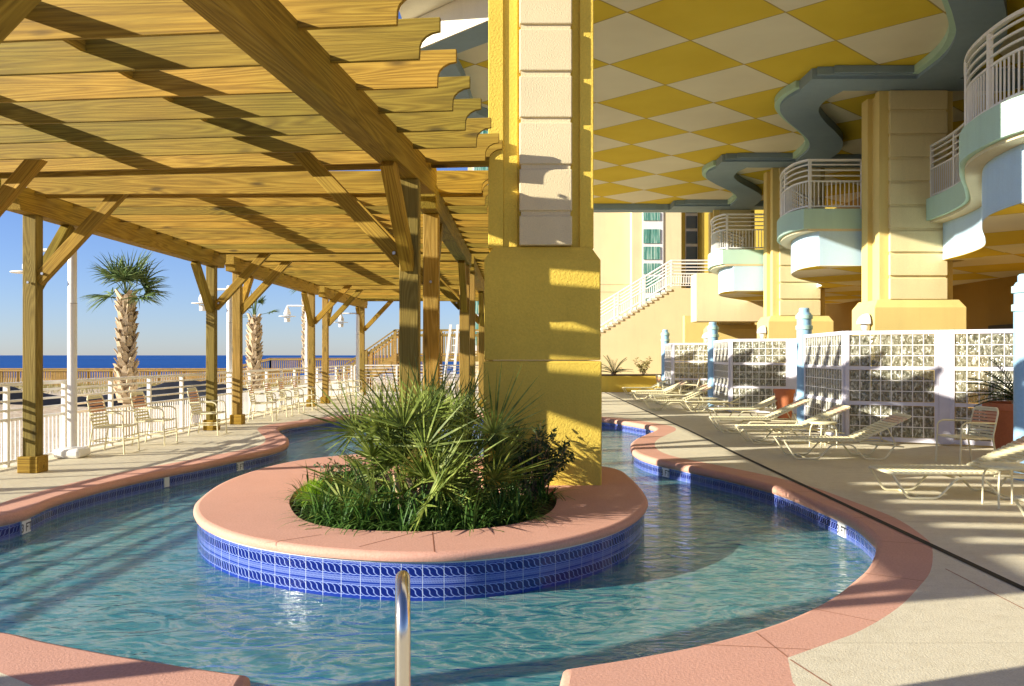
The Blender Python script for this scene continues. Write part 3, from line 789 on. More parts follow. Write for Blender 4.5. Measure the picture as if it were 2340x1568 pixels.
# balconies
def bal_outline(Y0, dx=0.0, near=False):
    base = [(7.42,0),(7.24,.7),(7.28,1.6),(7.52,2.6),(8.05,3.7),(8.7,4.7),(9.3,5.6),(9.75,6.5),(9.9,7.4)]
    if near: base = [(7.42,0),(7.24,.7),(7.28,1.6),(7.5,2.5),(8.1,3.7),(8.85,5.0),(9.5,6.3),(9.8,7.6),(9.9,8.85)]
    return [Vector((p.x+dx, p.y)) for p in smooth_curve([(x, Y0+y) for x,y in base], 6, False)]
def railing(par, path, h, z0, post_every=1.5, mid=.56, mat='white', top_r=.04, rails=3, ends=True, bal=.11, names=('top_rail','rail','post','balusters')):
    P = [Vector((p[0],p[1],z0)) for p in path]; s = [0]
    for a, b in zip(P[:-1], P[1:]): s.append(s[-1]+(b-a).length)
    def at(d):
        for i in range(len(P)-1):
            if d <= s[i+1]+1e-6: return P[i].lerp(P[i+1], (d-s[i])/max(1e-6, s[i+1]-s[i]))
        return P[-1].copy()
    up = Vector((0,0,1)); tot = s[-1]
    mb = MB(); 
    def ribbon(mb, z, wd, ht):
        n = len(P); o = len(mb.v)
        for i in range(n):
            d = (P[min(i+1,n-1)]-P[max(i-1,0)]).normalized(); sd = Vector((-d.y,d.x,0))*wd/2
            for a, b in ((-1,-1),(1,-1),(1,1),(-1,1)): mb.v.append(tuple(P[i]+sd*a+up*(z+b*ht/2)))
        for i in range(n-1):
            for k in range(4): mb.f.append((o+i*4+k,o+i*4+(k+1)%4,o+i*4+4+(k+1)%4,o+i*4+4+k))
        mb.f.append((o,o+1,o+2,o+3)); e = o+(n-1)*4; mb.f.append((e,e+1,e+2,e+3))
    ribbon(mb, h-.025, .09, .055); mb.build(names[0], mat, par, bevel=.006)
    step = (h*(1-mid))/(rails+1)
    for k in range(rails):
        mb = MB(); ribbon(mb, h*mid+step*(k+1), .035, .035); mb.build(names[1], mat, par)
    mb = MB(); ribbon(mb, h*mid, .045, .04); ribbon(mb, .075, .045, .04); mb.build(names[1], mat, par)
    np_ = max(1, round(tot/post_every)); pd = [tot*i/np_ for i in range(np_+1)]
    for d in pd:
        p = at(d); MB().box((p.x-.035,p.y-.035,z0+.002),(p.x+.035,p.y+.035,z0+h-.05)).build(names[2], mat, par)
    for a, b in zip(pd[:-1], pd[1:]):
        mb = MB(); k = max(1, round((b-a)/bal))
        for i in range(1, k):
            p = at(a+(b-a)*i/k); mb.box((p.x-.011,p.y-.011,z0+.09),(p.x+.011,p.y+.011,z0+h*mid-.018))
        mb.build(names[3], mat, par)
def balcony(Y0, label, near=False):
    ED = 8.85 if near else 7.4
    t = thing('balcony', label, 'balcony', (9, Y0+3, 4), 0, 'wavy balconies between the columns')
    g = bal_outline(Y0, 0, near); L = [(p.x,p.y) for p in g]+[(10.95,Y0+ED),(10.95,Y0)]
    MB().prism(L, 4.92, 5.43).build('green_band', 'green', t, smooth=True, angle=30)
    MB().prism([(p.x+.10,p.y+(.0 if i else .012)) for i,p in enumerate(g)]+[(10.94,Y0+ED-.01),(10.94,Y0+.012)], 4.86, 4.919).build('soffit_step', 'cream', t, smooth=True, angle=30)
    b = bal_outline(Y0, .40, near)
    MB().prism([(p.x,p.y+(.0 if i else .03)) for i,p in enumerate(b)]+[(10.92,Y0+ED-.02),(10.92,Y0+.03)], 3.985, 4.859).build('blue_band', 'blue', t, smooth=True, angle=30)
    MB().prism([(p.x+.01,p.y+.01) for i,p in enumerate(b)]+[(10.9,Y0+ED-.03),(10.9,Y0+.04)], 3.975, 3.984).build('soffit', 'ceiling', t)
    path = [(8.95, Y0+.12), (7.55, Y0+.12)]+[(p.x+.13,p.y) for p in g[3:]]
    railing(t, path, 1.28, 5.43, 1.42)
    return t
balcony(12.3, 'curved green and blue balcony at the right frame edge', True)
balcony(22.5, 'curved green and blue balcony between the two nearer columns')
balcony(31.2, 'curved green and blue balcony farthest down the hall')

# round blue posts + glass block screens
PY = [(7.05,12.1,'at the right frame edge'),(6.87,20.8,'beside the middle screens'),(6.70,29.5,'third from the front'),(6.62,38.2,'farthest and smallest, by the stair wall')]
for x,y,l in PY:
    t = thing('screen_post', 'round light blue post with green collar rings '+l, 'post', (x,y,0), 0, 'blue posts of the glass screens')
    MB().lathe((x,y,0), [(.17,.0),(.17,2.30)], 24).build('shaft', 'postblue', t, smooth=True)
    MB().lathe((x,y,0), [(.165,2.3),(.165,2.66),(.14,2.70),(.12,2.70),(.12,2.79),(.10,2.81)], 24).build('cap', 'postblue', t, smooth=True)
    for z in (2.30,2.55): MB().lathe((x,y,0), [(.17,z),(.195,z+.005),(.195,z+.095),(.17,z+.10)], 24).build('collar', 'postgreen', t, smooth=True)
def screen(a, b, label, z1=2.18):
    A = Vector((*a,0)); B = Vector((*b,0)); d = (B-A); L = d.length; x = d.normalized(); y = Vector((-x.y,x.x,0))
    mt = Matrix((x,y,Vector((0,0,1)))).transposed().to_4x4(); mt.translation = A
    t = thing('glass_screen', label, 'screen', tuple((A+B)/2), 0, 'glass block screens around the pool deck')
    fw = .075; z0 = .09
    mb = MB(); mb.box((0,-.06,z0-.06),(fw,.06,z1),mt); mb.box((L-fw,-.06,z0-.06),(L,.06,z1),mt)
    mb.box((fw,-.058,z1-.08),(L-fw,.058,z1-.001),mt); mb.box((fw,-.058,z0-.058),(L-fw,.058,z0+.03),mt); 
    nb = max(1, round((L-2*fw)/.195)); bw = (L-2*fw)/nb; H = (z1-.08)-(z0+.03); gap = .07; rh = (H-2*gap)/9
    mb.build('frame', 'silver', t, bevel=.006)
    zz = z0+.03; gm = MB(); mm = MB(); rm = MB()
    for grp in range(3):
        for r in range(3):
            for c in range(nb):
                gm.box((fw+c*bw+.009,-.036,zz+.009),(fw+(c+1)*bw-.009,.036,zz+rh-.009),mt)
            if r: mm.box((fw,-.044,zz-.008),(L-fw,.044,zz+.008),mt)
            zz += rh
        for c in range(1,nb): mm.box((fw+c*bw-.008,-.043,zz-3*rh),(fw+c*bw+.008,.043,zz),mt)
        if grp < 2: rm.box((fw,-.055,zz),(L-fw,.055,zz+gap),mt); zz += gap
    gm.build('glass_blocks', 'gblock', t, bevel=.012); mm.build('mortar_grid', 'white', t); rm.build('cross_rail', 'silver', t)
def solid(a, b, label, z1=2.18):
    A = Vector((*a,0)); B = Vector((*b,0)); mb = MB(); mb.bar(A+Vector((0,0,z1/2+.01)), B+Vector((0,0,z1/2+.01)), .11, z1-.02)
    tag(mb.build('screen_pier', 'silver', bevel=.01), label, 'panel', 'plain panels between the glass screens')
for k, dy, w_ in ((0,0,'nearest the camera'),(1,8.7,'mid deck'),(2,17.4,'at the far end')):
    ox = -.12*k
    P0 = (6.84+ox,20.55+dy); P1 = (6.58+ox,17.45+dy); P2 = (8.08+ox,16.75+dy); P2b = (8.26+ox,16.66+dy); P3 = (9.4+ox,15.9+dy); P4 = (9.5+ox,13.2+dy); P5 = (7.2+ox,12.25+dy)
    screen(P0, P1, 'glass block screen edge-on right of a blue post, '+w_)
    screen(P1, P2, 'wide glass block screen facing loungers, '+w_)
    solid(P2, P2b, 'plain silver pier between glass screens, '+w_)
    screen(P2b, P3, 'glass block screen angled away to the right, '+w_)
    if k: screen(P4, P3, 'glass block screen set back behind the angled screen, '+w_); solid(P4, P5, 'plain pale panel just left of a blue post, '+w_)
# wall sconces
for (x,y,z,l) in ((8.56,COLY[0]+.1,2.45,'nearest column'),(8.56,COLY[1]+.1,2.45,'middle column'),(8.56,COLY[2]+.1,2.45,'farthest column')):
    t = thing('wall_sconce', 'small domed silver sconce low on the side of the '+l, 'wall light', (x,y,z), 0, 'domed sconces on the columns')
    mb = MB(); o0 = 0; n = 14
    vs = []; rings = 6
    for i in range(rings+1):
        a = math.pi/2*i/rings
        for k in range(n+1):
            b = math.pi*k/n; vs.append((x-.26*math.cos(a)*math.sin(b), y+.2*math.cos(a)*math.cos(b), z+.26*math.sin(a)))
    fs = [(i*(n+1)+k, i*(n+1)+k+1, (i+1)*(n+1)+k+1, (i+1)*(n+1)+k) for i in range(rings) for k in range(n)]
    mb.add(vs, fs); mb.build('hood', 'silver', t, smooth=True)
    MB().lathe((x-.05,y,z-.2), [(.03,0),(.09,.06),(.12,.2),(.05,.21)], 14).build('diffuser', 'white', t, smooth=True)

# ------------------------------------------------------------------ far building: stair wall, tower
tw = thing('hotel_tower', 'cream hotel tower with columns of curtained windows behind the pool hall', 'building', (6,62,0))
TY = 60
mb = MB(); mb.box((-3.0,TY,-1),(11.3,TY+12,45)); mb.build('wall', 'creamwall', tw)
mb = MB(); mb.box((11.3,TY+.8,-1),(12.8,TY+12,45)); mb.box((12.8,TY-.4,-1),(30,TY+12,45)); mb.build('side_wing', 'yellow', tw)
mb = MB()
for z in (6.0,6.5,12.0,12.5,17,17.5): mb.box((-3.01,TY-.03,z),(11.31,TY-.001,z+.04))
mb.build('string_course', 'cream', tw)
mb = MB(); mb.box((8.0,TY-1.0,-1),(11.29,TY-.002,45)); mb.build('bay', 'creamwall', tw)
wx0, wx1 = (1470-CX)/F*TY*.983, (1508-CX)/F*TY*.983
fr_ = MB(); fr_.box((wx0-.05,TY-1.06,0.5),(wx1+.22,TY-1.001,40)); wf = fr_.build('window', 'white', tw)
z = 1.7+(812-900)/F*59
ysx = [(486,504),(524,556),(564,593),(602,626),(632,668),(682,700),(712,740),(752,790),(800,840)]
gm = MB()
for a, b in ysx:
    za, zb2 = EYE-(b-HY)/F*58.9, EYE-(a-HY)/F*58.9; MB().box((wx0,TY-1.12,za),(wx1,TY-1.061,zb2)).build('pane', 'curtain', wf)
for i in range(8):
    z0 = EYE-(486-HY)/F*58.9+.35+i*3.2; MB().box((wx0,TY-1.12,z0),(wx1,TY-1.061,z0+2.4)).build('pane', 'curtain', wf)
gm = MB(); fm = MB(); x0_ = (1588-CX)/F*TY; x1_ = x0_+.5
fm.box((11.9,TY+.73,0),(12.75,TY+.799,40)); wf2 = fm.build('window', 'white', tw)
for z in range(14): MB().box((11.95,TY+.66,2.0+z*1.05),(12.7,TY+.729,2.0+z*1.05+.85)).build('pane', 'glass', wf2)
# corner windows at the tower's left end
fm = MB(); fm.box((-2.65,TY-.06,2),(-1.5,TY-.001,40)); wf3 = fm.build('window', 'white', tw); gm = MB()
for z in range(30): MB().box((-2.55,TY-.12,2.4+z*1.05),(-1.62,TY-.061,2.4+z*1.05+.9)).build('pane', 'curtain', wf3)
st = thing('outdoor_stair', 'cream walled stair with white railing climbing to the right', 'stair', (6,46,0))
SY = 46.0
a = D(1290,800,SY); b = D(1534,652,SY)   # stringer line
zt = b.z; xR = D(1592,0,SY).x
def wl(name, pts, y0, y1, mat, par, bevel=0):
    mb = MB(); n = len(pts); mb.v = [(x,y0,z) for x,z in pts]+[(x,y1,z) for x,z in pts]
    mb.f = [(i,(i+1)%n,n+(i+1)%n,n+i) for i in range(n)]
    for t in tessellate_polygon([[Vector((x,z,0)) for x,z in pts]]): mb.f.append(t); mb.f.append(tuple(n+k for k in t)[::-1])
    return mb.build(name, mat, par, bevel=bevel)
wl('stair_wall', [(a.x,0),(xR+6,0),(xR+6,zt-.15),(b.x+.1,zt-.15),(a.x,a.z-.15)], SY, SY+.25, 'creamwall', st)
mb = MB(); nst = 22
for i in range(nst):
    t0 = i/nst; x = a.x+(b.x-a.x)*t0; z = a.z+(b.z-a.z)*t0
    mb.box((x,SY-.05,z-.15),(x+(b.x-a.x)/nst*1.02,SY+1.6,z-.04))
mb.build('step', 'palecream', st)
def slope_rail(y):
    up = Vector((0,0,1)); A = Vector((a.x,y,a.z)); B = Vector((b.x,y,b.z)); C = Vector((xR+1.2,y,b.z))
    for h_, r_ in ((1.28,.045),(1.1,.022),(.93,.022),(.76,.022),(.58,.026),(.1,.026)):
        mb = MB(); mb.tube([A+up*h_,B+up*h_,C+up*h_], r_, 6); mb.build('rail' if h_ < 1.2 else 'top_rail', 'white', st)
    mb = MB(); L = (B-A).length; n = int(L/.13)
    for i in range(n+1):
        p = A.lerp(B, i/n); mb.box((p.x-.012,y-.012,p.z+.1),(p.x+.012,y+.012,p.z+.58))
    n = int((C-B).length/.13)
    for i in range(n+1):
        p = B.lerp(C, i/n); mb.box((p.x-.012,y-.012,p.z+.1),(p.x+.012,y+.012,p.z+.58))
    mb.build('balusters', 'white', st)
    for i in range(5):
        p = A.lerp(B, i/4); MB().box((p.x-.04,y-.04,p.z-.1),(p.x+.04,y+.04,p.z+1.27)).build('rail_post', 'white', st)
slope_rail(SY-.02); slope_rail(SY+1.55)
# cream box over the passage, next to the far balcony
mb = MB(); mb.box((7.75,37.2,3.12),(12,38.35,5.15)); tag(mb.build('entry_canopy', 'creamwall', bevel=.02), 'plain cream box canopy under the farthest balcony', 'canopy')
mb = MB(); mb.box((8.3,42.5,0),(13,43,3.6)); tag(mb.build('passage_wall', 'yellowpale'), 'low yellow wall below the cream canopy', 'wall')
# yellow planter by the stair wall
pp = thing('bed_planter', 'low curved yellow planter wall in front of the stair', 'planter', (5.2,41.5,0))
oc = [Vector((3.9+ x, y)) for x,y in ((-.3,44.5),(-.3,42),(0,41),(1.0,40.7),(4.6,40.9),(4.9,44.5))]
ring = smooth_curve(oc, 5, True, (0,4,5)); 
mb = MB(); mb.prism([(p.x,p.y) for p in ring], 0, .74); mb.build('wall', 'yellow', pp, bevel=.02)
MB().prism([(p.x,p.y) for p in offset(ring, .15 if area(ring) < 0 else -.15)], .741, .76).build('soil', 'mulch', pp)

# ------------------------------------------------------------------ white railing on the sea side
fc = thing('pool_railing', 'long white metal railing along the sea side of the deck', 'railing', (-7.5,15,0))
railing(fc, [(-8.25,4),(-7.95,9),(-7.66,13.6),(-7.3,21),(-7.12,32),(-7.0,38.6)], 1.28, 0.0, 1.6)
fc2 = thing('pool_railing', 'short white metal railing closing the far end of the deck', 'railing', (-4,39,0))
railing(fc2, [(-6.9,38.75),(-3.5,39.1),(.4,39.4)], 1.28, 0.0, 1.9)

# ------------------------------------------------------------------ lamp posts
def lamp(x, y, label):
    t = thing('lamp_post', label, 'lamp post', (x,y,0), 0, 'white lamp posts along the sea railing')
    MB().lathe((x,y,0), [(.075,.18),(.075,2.55),(.077,2.555),(.077,2.575),(.072,2.58),(.072,3.52),(.06,3.545)], 18).build('pole', 'white', t, smooth=True)
    MB().tube([(x,y,2.562),(x,y,2.568)], .0785, 18).build('pole_joint', 'dark', t)
    mb = MB(); mb.box((x-.22,y-.22,.001),(x+.22,y+.22,.16)); mb.build('base_cover', 'white', t, bevel=.05)
    ax = x-.70
    MB().tube([(x-.04,y,3.45),(ax,y,3.45)], .03, 10).build('arm', 'white', t, smooth=True)
    l = MB().lathe((ax,y,3.0), [(.10,-.12),(.10,.0),(.11,.0),(.11,.02),(.06,.03)], 16).build('lantern_glass', 'white', t, smooth=True)
    MB().lathe((ax,y,3.0), [(.02,.45),(.035,.40),(.05,.36),(.10,.27),(.12,.2),(.12,.14),(.06,.13)], 16).build('lantern_cap', 'white', t, smooth=True)
    MB().lathe((ax,y,3.0), [(.30,.07),(.30,.085),(.1,.1)], 20).build('reflector_disc', 'white', t, smooth=True)
    mb = MB()
    for k in range(6):
        c_, s_ = math.cos(k*math.pi/3)*.1, math.sin(k*math.pi/3)*.1; mb.tube([(ax+c_,y+s_,2.99),(ax+c_,y+s_,3.15)], .008, 5)
    mb.build('lantern_cage', 'white', t)
lamp(-7.33,14.75,'white lamp post nearest, beside the front pergola post'); lamp(-7.5,23.5,'white lamp post second from the left')
lamp(-7.25,31.3,'white lamp post with its lantern in clear view'); lamp(-6.45,37.0,'farthest white lamp post, just before the timber stair')

# ------------------------------------------------------------------ furniture
def rounded(pts, r=.05, k=3):
    P = [Vector(p) for p in pts]; out = [P[0]]
    for i in range(1, len(P)-1):
        a, b, c = P[i-1], P[i], P[i+1]; r1 = min(r, (b-a).length*.45, (c-b).length*.45)
        p = b+(a-b).normalized()*r1; q = b+(c-b).normalized()*r1
        for j in range(k+1):
            t = j/k; out.append(p.lerp(b, t).lerp(b.lerp(q, t), t))
    out.append(P[-1]); return out
def chair(name, label, cat, seat=.45, top=.98, depth=.52, wd=.56, foot=False, group=None):
    """faces +X"""
    t = thing(name, label, cat, (0,0,0), 0, group); W = wd/2; fb = MB(); r = .014
    for s in (-1, 1):
        y = s*W
        fb.tube(rounded([(-.02-.06,y,0),(.0,y,seat),(-.10,y*.96,top-.06),(-.115,y*.80,top)], .06), r, 8)
        fb.tube(rounded([(depth,y,0),(depth-.03,y,seat+.20),(depth-.12,y,seat+.24),(-.05,y,seat+.22)], .07), r, 8)
        fb.tube([(0,y*.97,seat-.02),(depth-.04,y*.97,seat)], r*.9, 8)
        if foot: fb.tube([(-.05,y,.22),(depth-.01,y,.22)], r*.7, 6)
    fb.tube([(-.115,-W*.8,top),(-.115,W*.8,top)], r, 8)
    fb.tube(rounded([(0,-W,seat-.02),(depth*.5,-W,seat-.015),(depth-.02,-W*.85,seat),(depth+.03,0,seat),(depth-.02,W*.85,seat),(depth*.5,W,seat-.015),(0,W,seat-.02)], .1), r*.9, 8)
    if foot:
        fb.tube([(depth-.01,-W,.22),(depth-.01,W,.22)], r*.8, 6); fb.tube([(-.05,-W,.22),(-.05,W,.22)], r*.8, 6)
        fb.tube([(depth-.02,-W,.30),(depth-.02,W,.30)], r*.8, 6)
    fb.build('frame', 'chairframe', None, smooth=True).parent = t
    sm = MB(); ns = 9
    for i in range(ns):
        x = .03+(depth-.06)*i/(ns-1); sm.box((x-.02,-W*.98,seat-.004),(x+.02,W*.98,seat+.004))
    sm.build('seat', 'strap', None).parent = t
    bm1, bm2 = MB(), MB(); nb = 9
    for i in range(nb):
        f = .05+.88*i/(nb-1); z = seat+(top-seat)*f; x = -.10*f; yy = W*(.99-.06*f)
        (bm2 if i in (4,5,6,7) else bm1).box((x-.018,-yy,z-.017),(x-.008,yy,z+.017))
    bm1.build('backrest', 'strap', None).parent = t; bm2.build('accent_straps', 'strapo', None).parent = t
    return t
bc = chair('patio_chair', 'tall cream strap chair nearest the front lamp post', 'chair', .47, .99, .54, .60, True, 'cream strap chairs along the sea railing')
bc.location = (-7.2,15.5,0)
for (x,y,l) in ((-7.05,16.9,'tall cream strap chair, second from the left'),(-6.78,19.05,'tall cream strap chair left of the second pergola post'),
                (-6.72,23.0,'cream strap chair seen between the middle pergola posts, nearest of its row'),(-6.72,24.6,'cream strap chair second in the row beyond the middle posts'),
                (-6.72,26.0,'cream strap chair third in the row beyond the middle posts'),(-6.66,27.4,'cream strap chair in front of the third lamp post'),
                (-6.55,31.8,'cream strap chair just beyond the fourth left post'),(-6.5,33.6,'far cream strap chair with its back to the railing'),(-6.5,35.0,'farthest cream strap chair along the railing')):
    dup(bc, (x,y,0), random.uniform(-.12,.12), label=l)
ac = chair('patio_armchair', 'cream strap armchair beside the terracotta planter', 'chair', .43, .88, .55, .60, False, 'cream strap armchairs by the glass screens')
ac.location = (7.35,13.9,0); ac.rotation_euler = (0,0,R(188))
dup(ac, (6.05,36.0,0), R(10), label='small cream armchair before the yellow planter')
dup(ac, (6.5,31.2,0), R(165), label='cream armchair with pink straps by the second far screen')

def lounger():
    t = thing('sun_lounger', 'cream strap lounger in the right foreground beside a round table', 'lounger', (0,0,0), 0, 'cream strap loungers facing the pool')
    fb = MB(); r = .016; W = .33; H = .31; hx = 1.22; an = R(26); bl = .92
    bx, bz = hx+bl*math.cos(an), H+bl*math.sin(an)
    fb.tube(rounded([(hx,-W,H),(0.04,-W,H),(0,-W*.9,H),(0,W*.9,H),(.04,W,H),(hx,W,H)], .04), r, 8)
    fb.tube(rounded([(hx,-W,H),(bx,-W,bz),(bx,W,bz),(hx,W,H)], .07), r, 8)
    for s in (-1,1):
        y = s*W
        fb.tube(rounded([(.02,y,H-.01),(.20,y,.016),(.56,y,.016),(.78,y,H-.06),(1.10,y,H-.06),(1.30,y,.016),(1.62,y,.016),(1.80,y,H-.04),(hx,y,H-.03)], .06), r*.9, 8)
        fb.tube([(hx+.45,y*.9,H+.21),(1.80,y*.9,H-.04)], r*.7, 6)
        fb.tube([(1.4,y*.8,H-.05),(1.95,y*.8,H-.10)], r*.7, 6)
    for x in (.38,1.45): fb.tube([(x,-W,.016),(x,W,.016)], r*.8, 6)
    fb.tube([(.78,-W,H-.06),(.78,W,H-.06)], r*.8, 6); fb.tube([(1.80,-W,H-.04),(1.80,W,H-.04)], r*.8, 6)
    fb.build('frame', 'chairframe', None, smooth=True).parent = t
    sm = MB(); n = 19
    for i in range(n):
        x = .04+(hx-.07)*i/(n-1); sm.box((x-.0175,-W-.017,H-.012),(x+.0175,W+.017,H+.019))
    sm.build('seat', 'strap', None, bevel=.004).parent = t
    b1, b2 = MB(), MB(); n = 13
    for i in range(n):
        s_ = .05+(bl-.09)*i/(n-1); mt = Matrix.Translation((hx+s_*math.cos(an),0,H+s_*math.sin(an)))@Matrix.Rotation(-an,4,'Y')
        (b2 if i in (n-2,n-3,n-4) else b1).box((-.020,-W-.017,-.012),(.020,W+.017,.019),mt)
    b1.build('backrest', 'strap', None).parent = t; b2.build('accent_straps', 'strapp', None).parent = t
    return t
lg = lounger(); lg.location = (4.46,10.75,0)
for (x,y,l) in ((4.92,8.35,'cream lounger cut by the right frame edge at the bottom'),(4.44,14.75,'cream lounger standing alone before the wide glass screen'),
    (4.42,17.25,'cream lounger with a round side table beside its back'),(4.42,19.6,'cream lounger whose back points at the blue post'),(5.15,23.1,'cream lounger with its back against a terracotta pot'),
    (5.2,26.3,'cream lounger in the middle of the far row'),(4.1,27.5,'cream lounger set closest to the pool in the far row'),(4.8,30.5,'cream lounger behind the one closest to the pool'),
    (4.69,34.3,'second farthest cream lounger'),(4.75,37.9,'farthest cream lounger near the yellow planter'),(5.55,28.7,'cream lounger set back between two others in the far row'),(4.35,32.5,'cream lounger third from the far end of the row'),(5.4,34.9,'cream lounger set back beside the second farthest one'),(5.9,36.4,'short looking lounger behind the farthest ones')):
    dup(lg, (x,y,0), random.uniform(-.07,.07), label=l)
def table(x,y,l,base=None):
    t = thing('side_table', l, 'table', (0,0,0), 0, 'round side tables between the loungers')
    MB().lathe((0,0,0), [(.24,.435),(.25,.45),(.25,.468),(.235,.478)], 28).build('table_top', 'strap', None, smooth=True).parent = t
    for k in range(4):
        a = math.pi/4+k*math.pi/2; c_, s_ = math.cos(a), math.sin(a)
        MB().tube(rounded([(c_*.05,s_*.05,.43),(c_*.2,s_*.2,.43),(c_*.235,s_*.235,.3),(c_*.24,s_*.24,0)], .06), .012, 8).build('leg', 'chairframe', None, smooth=True).parent = t
    t.location = (x,y,0); return t
tb1 = table(5.55,9.95,'round cream side table at the right frame edge'); dup(tb1, (5.75,16.35,0), .3, label='round cream side table between two middle loungers')

# ------------------------------------------------------------------ plants
def rv(a=1): return random.uniform(-a, a)
def frond(mb, pm, base, hub, out, L, n=26, wd=.03, droop=.25, spread=115, tilt=0):
    base, hub = Vector(base), Vector(hub); out = Vector(out).normalized()
    mid = (base+hub)/2+Vector((0,0,.06)); pm.tube([base, mid, hub], [.010,.008,.006], 5)
    side = out.cross(Vector((0,0,1))); side = side.normalized() if side.length > .05 else Vector((1,0,0))
    if tilt: side = Matrix.Rotation(tilt, 3, out)@side
    nrm = side.cross(out)
    for i in range(n):
        a = R(-spread+2*spread*i/(n-1)); c, s = math.cos(a), math.sin(a)
        d = out*c+side*s+nrm*(.12+.10*rv()); l = L*(.62+.38*math.cos(a*.75))*random.uniform(.9,1.05)
        sd = (side*c-out*s)*1.0+nrm*(.6 if i%2 else -.6)
        mb.blade(hub+d*.01, d, l, wd, droop*random.uniform(.6,1.3), 4, sd)
fp = thing('fan_palm', 'large bushy fan palm in the middle of the planter island', 'palm', (-.95,8.95,.12))
lm, pm = MB(), MB()
for i in range(46):
    a = random.uniform(0, 2*math.pi); el = random.choice((.15,.4,.7,.95,1.15,1.35))+rv(.12)
    st_ = random.uniform(.40,.74)*(1 if el < .9 else 1.3); d = Vector((math.cos(a)*math.cos(el)*1.15, math.sin(a)*math.cos(el)*.8, math.sin(el)))
    base = Vector((-.95+rv(.22), 8.95+rv(.2), .06+random.uniform(0,.25))); hub = base+d*st_
    if hub.y > 10.2 : hub.y = 10.2
    frond(lm, pm, base, hub, (d+Vector((rv(.3),rv(.3),rv(.15)))), random.uniform(.52,.74), 24, .024, .05, random.uniform(80,120), rv(1.2))
pm.build('stalks', 'palm', fp); lm.build('fronds', 'palm', fp, recalc=False)
bk = MB()
for i in range(9): 
    b = Vector((-.95+rv(.22),8.95+rv(.15),.08)); bk.tube([b, b+Vector((rv(.05),rv(.05),.2)), b+Vector((rv(.15),rv(.1),.42))], [.045,.035,.02], 7)
bk.build('trunk', 'bark', fp)
# second smaller fan palm behind toward the right
fp2 = thing('fan_palm', 'taller fan palm fronds rising just left of the column', 'palm', (-.55,9.9,.12))
lm, pm = MB(), MB()
for i in range(22):
    a = random.uniform(0, 2*math.pi); el = random.choice((.7,.95,1.15,1.4)); d = Vector((math.cos(a)*math.cos(el), math.sin(a)*math.cos(el)*.5, math.sin(el)))
    base = Vector((-.6+rv(.12), 9.8+rv(.12), .15)); hub = base+d*random.uniform(.5,.85)
    frond(lm, pm, base, hub, d+Vector((rv(.25),rv(.2),.1)), random.uniform(.45,.62), 22, .020, .08, random.uniform(70,100), rv(1.2))
pm.build('stalks', 'palm', fp2); lm.build('fronds', 'palm', fp2, recalc=False)
# strap leaf clumps
def inring(p, ring):
    c = False
    for i in range(len(ring)):
        a, b = ring[i-1], ring[i]
        if (a.y > p.y) != (b.y > p.y) and p.x < (b.x-a.x)*(p.y-a.y)/(b.y-a.y)+a.x: c = not c
    return c
hin = offset(hole, -.12)
def clump_mesh(nm, nb=48, L=.50, wd=.021, mat='strapleaf'):
    mb = MB()
    for i in range(nb):
        a = random.uniform(0,2*math.pi); el = random.uniform(.45,1.45); d = (math.cos(a)*math.cos(el), math.sin(a)*math.cos(el), math.sin(el))
        mb.blade((rv(.05),rv(.05),0), d, L*random.uniform(.6,1.2), wd, random.uniform(.3,1.0), 5)
    return mb.build(nm, mat, None, recalc=False)
protos = [clump_mesh('grass_clump') for _ in range(4)]
cnt = 0; spots = []; c0 = G(700,1150,.16)
while cnt < 64:
    p = Vector((random.uniform(-2.3,.75), random.uniform(7.0,10.4)))
    if not inring(p, hin): continue
    if any((p-q).length < .17 for q in spots): continue
    if (p-Vector((c0.x+.06, c0.y+.04))).length < .24 or (p-Vector((c0.x+.15, c0.y-.16))).length < .2: continue
    if p.y > 8.9 and random.random() < .75: continue
    o = protos[cnt] if cnt < 4 else protos[cnt%4].copy()
    if cnt >= 4: COL.objects.link(o)
    o.location = (p.x,p.y,.04); s = random.uniform(.75,1.15); o.scale = (s,s,s); o.rotation_euler = (0,0,random.uniform(0,6))
    tag(o, 'dark green strap leaf grass clump low in the planter island', 'plant', 'strap leaf clumps in the planter island'); spots.append(p); cnt += 1
# bright fern
mb = MB()
for i in range(2600):
    a = random.uniform(0,2*math.pi); el = random.uniform(-.1,1.5); d = Vector((math.cos(a)*math.cos(el), math.sin(a)*math.cos(el), math.sin(el)))
    mb.blade(Vector((c0.x+.06,c0.y+.04,.20))+d*random.uniform(.02,.17), d+Vector((rv(.5),rv(.5),rv(.5))), random.uniform(.04,.08), .004, .2, 2)
tag(mb.build('fern', 'fern', recalc=False), 'small bright lime green feathery fern at the left of the planter', 'fern')
# shrub before the column
def leafy(name, label, cx, cy, z0, h, rad, nbr, mat, leaf=.045, leaves=26, cat='shrub'):
    t = thing(name, label, cat, (cx,cy,z0)); sm, lm = MB(), MB()
    for i in range(nbr):
        a = random.uniform(0,2*math.pi); d = Vector((math.cos(a)*rad*random.uniform(.3,1), math.sin(a)*rad*random.uniform(.2,.8), h*random.uniform(.55,1)))
        b = Vector((cx+rv(.06),cy+rv(.05),z0)); mid = b+d*.5+Vector((rv(.06),rv(.06),.05)); e = b+d
        sm.tube([b, mid, e], [.008,.005,.002], 4)
        for j in range(leaves):
            f = random.uniform(.25,1); p = b.lerp(mid, f*2) if f < .5 else mid.lerp(e, f*2-1)
            dd = Vector((rv(),rv(),rv(.7)+.2)); lm.blade(p+dd*.02, dd, leaf*random.uniform(.7,1.3), leaf*.55, .2, 3, Vector((rv(),rv(),rv())))
    sm.build('stems', 'bark', t); lm.build('leaves', mat, t, recalc=False); return t
leafy('shrub', 'dark leafy shrub in front of the yellow column foot', .22,10.1,.05,.85,.62,64,'shrub',.062,34)
